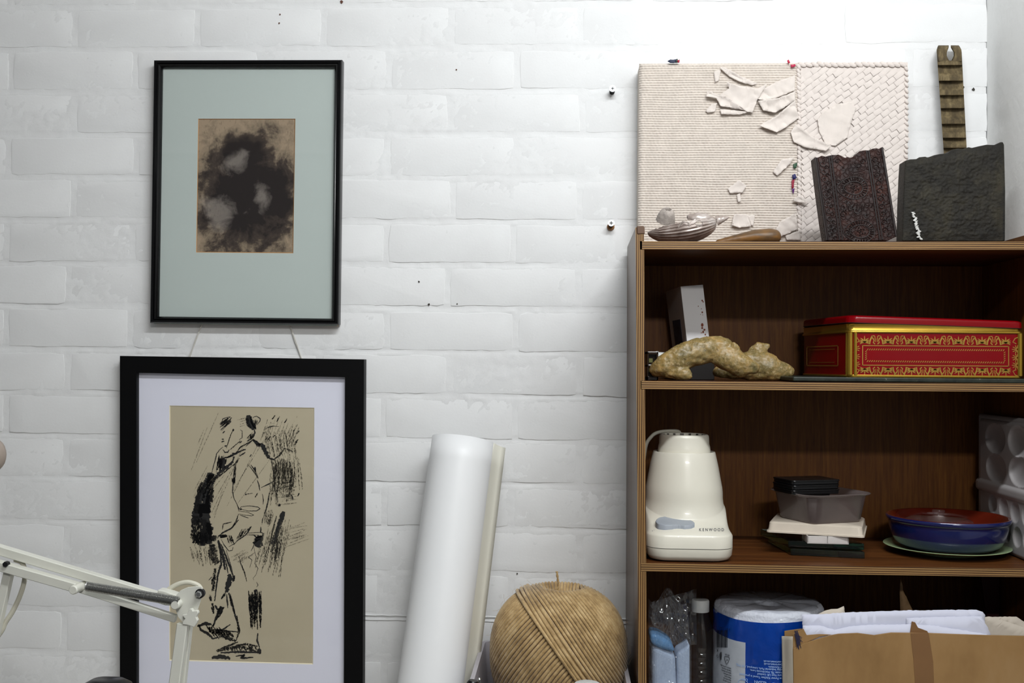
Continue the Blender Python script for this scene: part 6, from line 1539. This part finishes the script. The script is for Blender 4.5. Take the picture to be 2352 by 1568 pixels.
# clear bag of blue and white cloth at far left
M['cloth_b'] = plain('blue_tissue_cloth', (92, 140, 186), .85, var=.15, vs=60, bump=.5, bs=200, bd=.001); M['cloth_w'] = plain('pale_blue_cloth', (168, 184, 208), .85, var=.06, vs=20, bump=.4, bs=40, bd=.003)
YG = -.235; g0 = U(1494, 1500, YG).x; g1 = U(1583, 1500, YG).x
bag = empty('plastic_bag', ((g0 + g1) / 2, YG + .03, z4(.15)), 'crinkled clear plastic bag around folded cloth at left end of the bottom compartment', 'bag')
def pack(name, poly, y0, th, mat, label=None):
    pts = [U(x, y, y0) for x, y in poly]; z_b = z4(.15)
    pts = [Vector((p.x, p.y, max(p.z, z_b))) for p in pts]; g = G(); g.prism(pts, [p + Vector((0, th, 0)) for p in pts]); o = g.build(name, mat, bag, 0); bev(o, .010, 5); return o
pack('folded_cloth', [(1497, 1478), (1520, 1486), (1552, 1502), (1556, 1600), (1556, 1720), (1500, 1720)], YG, .05, M['cloth_w'])
pack('folded_cloth', [(1554, 1500), (1570, 1490), (1585, 1478), (1585, 1600), (1583, 1720), (1556, 1720)], YG + .004, .045, M['cloth_w'])
pack('blue_cloth_edge', [(1494, 1455), (1515, 1460), (1545, 1478), (1552, 1500), (1520, 1492), (1494, 1480)], YG - .004, .055, M['cloth_b'])
M['bagfilm'] = thinglass('bag_film', (.93, .94, .95), .07, 1.6, .10, (.45, .47, .5))
def bagf(u, v):
    x = lerp(1489, 1588, u); y = lerp(1362 + 26 * abs(u - .45) + 14 * math.sin(u * 9), 1720, v)
    pinch = max(0, 1 - v * 3.2); xc = lerp(x, 1530 + (x - 1535) * .9, pinch); q = Vector((u * 3.4, v * 9, 0)); r1 = noise.noise(q * 1.3) + .55 * abs(noise.noise(q * 3.1)) + .3 * noise.noise(q * 7)
    dep = -.010 * math.sin(math.pi * u) ** .5 - .006 * r1
    p = U(xc, y, YG - .006 + dep); return Vector((p.x, p.y, max(p.z, z4(.15))))
g = G(); g.grid(bagf, 60, 130); g.build('bag_film', M['bagfilm'], bag, 18)
def bagb(u, v):
    p = U(lerp(1497, 1600, u), lerp(1352 + 30 * (1 - u), 1480, v), YG + .045); return p + Vector((0, .006 * noise.noise(Vector((u * 6, v * 5, 3))), 0))
g = G(); g.grid(bagb, 30, 30); g.build('bag_film', M['bagfilm'], bag, 18)
# ribbed clear bottle with white cap
M['pet'] = thinglass('clear_pet', (.90, .91, .91), .04, 1.58, .03, (.5, .5, .5))
YB = -.165; bxx = U(1608, 1500, YB).x; zc0 = U(1606, 1403, YB).z; zc1 = U(1606, 1376, YB).z; bb = z4(bxx)
bot = empty('clear_bottle', (bxx, YB, bb), 'ribbed clear plastic bottle with white cap between the bag and the blue towel roll', 'bottle')
prof = [(.018, 0), (.0245, .003)]
zz = .012
while bb + zz < zc0 - .052:
    prof += [(.0245, zz), (.0228, zz + .0035), (.0222, zz + .005), (.0228, zz + .0065), (.0245, zz + .010)]; zz += .0135
top_h = zc0 - bb; prof += [(.0245, top_h - .050), (.0230, top_h - .036), (.0175, top_h - .018), (.0128, top_h - .006), (.0128, top_h + .002)]
g = G(); g.lathe(prof, (bxx, YB, bb), 48, caps=False); g.build('bottle_body', M['pet'], bot, 60)
g = G(); g.lathe([(.0136, zc0 - bb), (.0138, zc0 - bb + .001), (.0138, zc1 - bb - .002), (.0125, zc1 - bb), (.0, zc1 - bb)], (bxx, YB, bb), 60); g.build('bottle_cap', M['cap_w'], bot, 40)

# brown cardboard portfolio stuffed with papers
t = NT('kraft_board'); v = t.coords(); t.base(t.ramp(t.noise(t.coords((1, 1, .5)), 9, 5, .6), [(.3, L((128, 98, 62))), (.5, L((148, 116, 76))), (.72, L((160, 130, 92)))])); t.set(.75, 0, .15); t.bump(t.noise(v, 120, 4), .15, .0006); M['kraft'] = t.m
M['tape'] = plain('brown_paper_tape', (122, 88, 54), .5, var=.05); M['kraft_light'] = plain('grey_card', (172, 164, 150), .8, var=.08, vs=15)
M['paper_w'] = plain('white_sheet', (206, 208, 224), .8, var=.015, vs=8); M['paper_c'] = plain('cream_sheet', (200, 190, 176), .8, var=.04, vs=10)
YF = -.2835; ZE = lambda x, y: (1780 + x * .24320, 1300 + y * .24320)
xr = B(UR, .2, 0).x - .003
pf = empty('cardboard_portfolio', (.5, YF + .05, z4(.5)), 'big flat brown cardboard portfolio filling the bottom compartment, taped at front', 'portfolio')
def boardp(name, poly, y0, th, mat, parent, Z=ZE, lab=None):
    pts = []
    for p in poly:
        q = U(*Z(*p), y0); pts.append(Vector((min(q.x, xr), y0, max(q.z, z4(q.x)))))
    g = G(); g.prism(pts, [p + Vector((0, th, 0)) for p in pts]); o = g.build(name, mat, parent, 0); bev(o, .0006); return o
boardp('front_board', [(172, 778), (260, 735), (400, 690), (520, 655), (600, 640), (780, 632), (940, 652), (1100, 628), (1260, 630), (1450, 632), (1700, 642), (2000, 652), (2600, 664), (2600, 2200), (190, 2200)], YF, .0030, M['kraft'], pf)
boardp('back_board', [(90, 612), (160, 602), (265, 588), (300, 640), (2600, 690), (2600, 2200), (110, 2200)], YF + .0165, .0020, M['kraft'], pf)
boardp('torn_corner', [(168, 640), (270, 590), (300, 650), (420, 640), (540, 645), (420, 668), (300, 720), (240, 760), (172, 782)], YF + .0032, .0012, M['kraft'], pf)
# grey card side
def sidec(u, v):
    a = lerp(Vector(ZE(66, 658)), Vector(ZE(170, 662)), u); b = lerp(Vector(ZE(98, 2200)), Vector(ZE(190, 2200)), u); q = lerp(a, b, v); p = U(q.x, q.y, YF + .003 + .012 * (1 - u) + .0015 * noise.noise(Vector((u * 2, v * 6, 0)))); return Vector((p.x, p.y, max(p.z, z4(p.x))))
g = G(); g.grid(sidec, 10, 40); o = g.build('side_card', M['kraft_light'], pf, 40); m_ = o.modifiers.new('thick', 'SOLIDIFY'); m_.thickness = .0015
boardp('tape_strip', [(1280, 632), (1450, 626), (1470, 740), (1495, 900), (1510, 1300), (1530, 2200), (1360, 2200), (1330, 1200), (1310, 900)], YF - .0006, .0005, M['tape'], pf)
boardp('tape_end', [(1275, 632), (1292, 520), (1325, 530), (1352, 580), (1440, 612), (1452, 640)], YF + .0032, .0008, M['tape'], pf)
g = G(); rr = random.Random(5)
for k in range(26):
    x0_, y0_ = 195 + rr.uniform(-12, 22), 600 + rr.uniform(0, 60); g.tube([U(*ZE(x0_, y0_), YF - .0012), U(*ZE(x0_ + 18, y0_ + 50), YF - .0012), U(*ZE(x0_ + rr.uniform(10, 50), y0_ + rr.uniform(70, 130)), YF - .0008)], .0005, 4)
g.build('blue_thread_scribble', plain('blue_black_ink', (26, 26, 56), .7), pf, 0)['kind'] = 'stuff'
def paper(name, poly, y0, amp, sd, mat, label, cat='paper', group=None, tilt=(0, 0)):
    poly2 = [(x, y) for x, y in poly]
    o = sheet(poly2, y0, amp, 0, sd, name, mat, None, .0004, tilt, ZE, 22)
    me = o.data
    for v_ in me.vertices:
        wx = v_.co.x + WP[o.name].x
        if wx > xr: v_.co.x = xr - WP[o.name].x
    tag(o, label, cat, group); return o
paper('white_paper', [(250, 455), (420, 452), (700, 435), (960, 425), (1240, 418), (1560, 412), (1900, 410), (1960, 430), (1985, 460), (1980, 640), (1900, 900), (270, 900), (262, 560)], YF + .0125, .0020, 3.0, M['paper_w'], 'large white sheet at the back of the papers in the cardboard portfolio')
paper('white_paper', [(262, 560), (420, 558), (560, 600), (700, 568), (900, 552), (1300, 548), (1500, 560), (2000, 640), (2030, 900), (270, 900), (262, 700)], YF + .0075, .0016, 9.0, M['paper_w'], 'creased white sheet standing in the portfolio just behind its front board')
paper('white_paper', [(1240, 490), (1500, 478), (1950, 472), (2000, 560), (2036, 640), (2036, 900), (1240, 900)], YF + .0100, .0014, 5.0, M['paper_w'], 'smooth white sheet with slanting right edge, right of the brown tape end')
paper('cream_paper', [(400, 455), (470, 420), (530, 404), (590, 402), (650, 376), (662, 440), (660, 900), (400, 900)], YF + .0150, .0008, 7.0, M['paper_c'], 'cream card corner rising behind the white sheets above the blue roll')
paper('cream_paper', [(1975, 480), (2020, 474), (2060, 480), (2300, 560), (2700, 700), (2700, 1200), (1990, 1200)], YF + .036, .002, 8.0, M['paper_c'], 'cream folded paper at right end of the portfolio, front of two')
paper('cream_paper', [(2060, 478), (2280, 476), (2330, 510), (2420, 560), (2700, 620), (2700, 1200), (2060, 1200)], YF + .046, .004, 12.0, M['paper_c'], 'cream paper with curled corner at far right, behind the folded cream paper')
paper('brown_paper_twist', [(1186, 120), (1196, 150), (1215, 240), (1250, 310), (1300, 412), (1310, 900), (1185, 900), (1184, 420), (1178, 260)], YF + .075, .010, 4.0, plain('kraft_wrapping', (132, 104, 72), .8, var=.1), 'pointed twist of brown wrapping paper rising behind the white sheets', 'paper')
# dark red folder leaning at the far right
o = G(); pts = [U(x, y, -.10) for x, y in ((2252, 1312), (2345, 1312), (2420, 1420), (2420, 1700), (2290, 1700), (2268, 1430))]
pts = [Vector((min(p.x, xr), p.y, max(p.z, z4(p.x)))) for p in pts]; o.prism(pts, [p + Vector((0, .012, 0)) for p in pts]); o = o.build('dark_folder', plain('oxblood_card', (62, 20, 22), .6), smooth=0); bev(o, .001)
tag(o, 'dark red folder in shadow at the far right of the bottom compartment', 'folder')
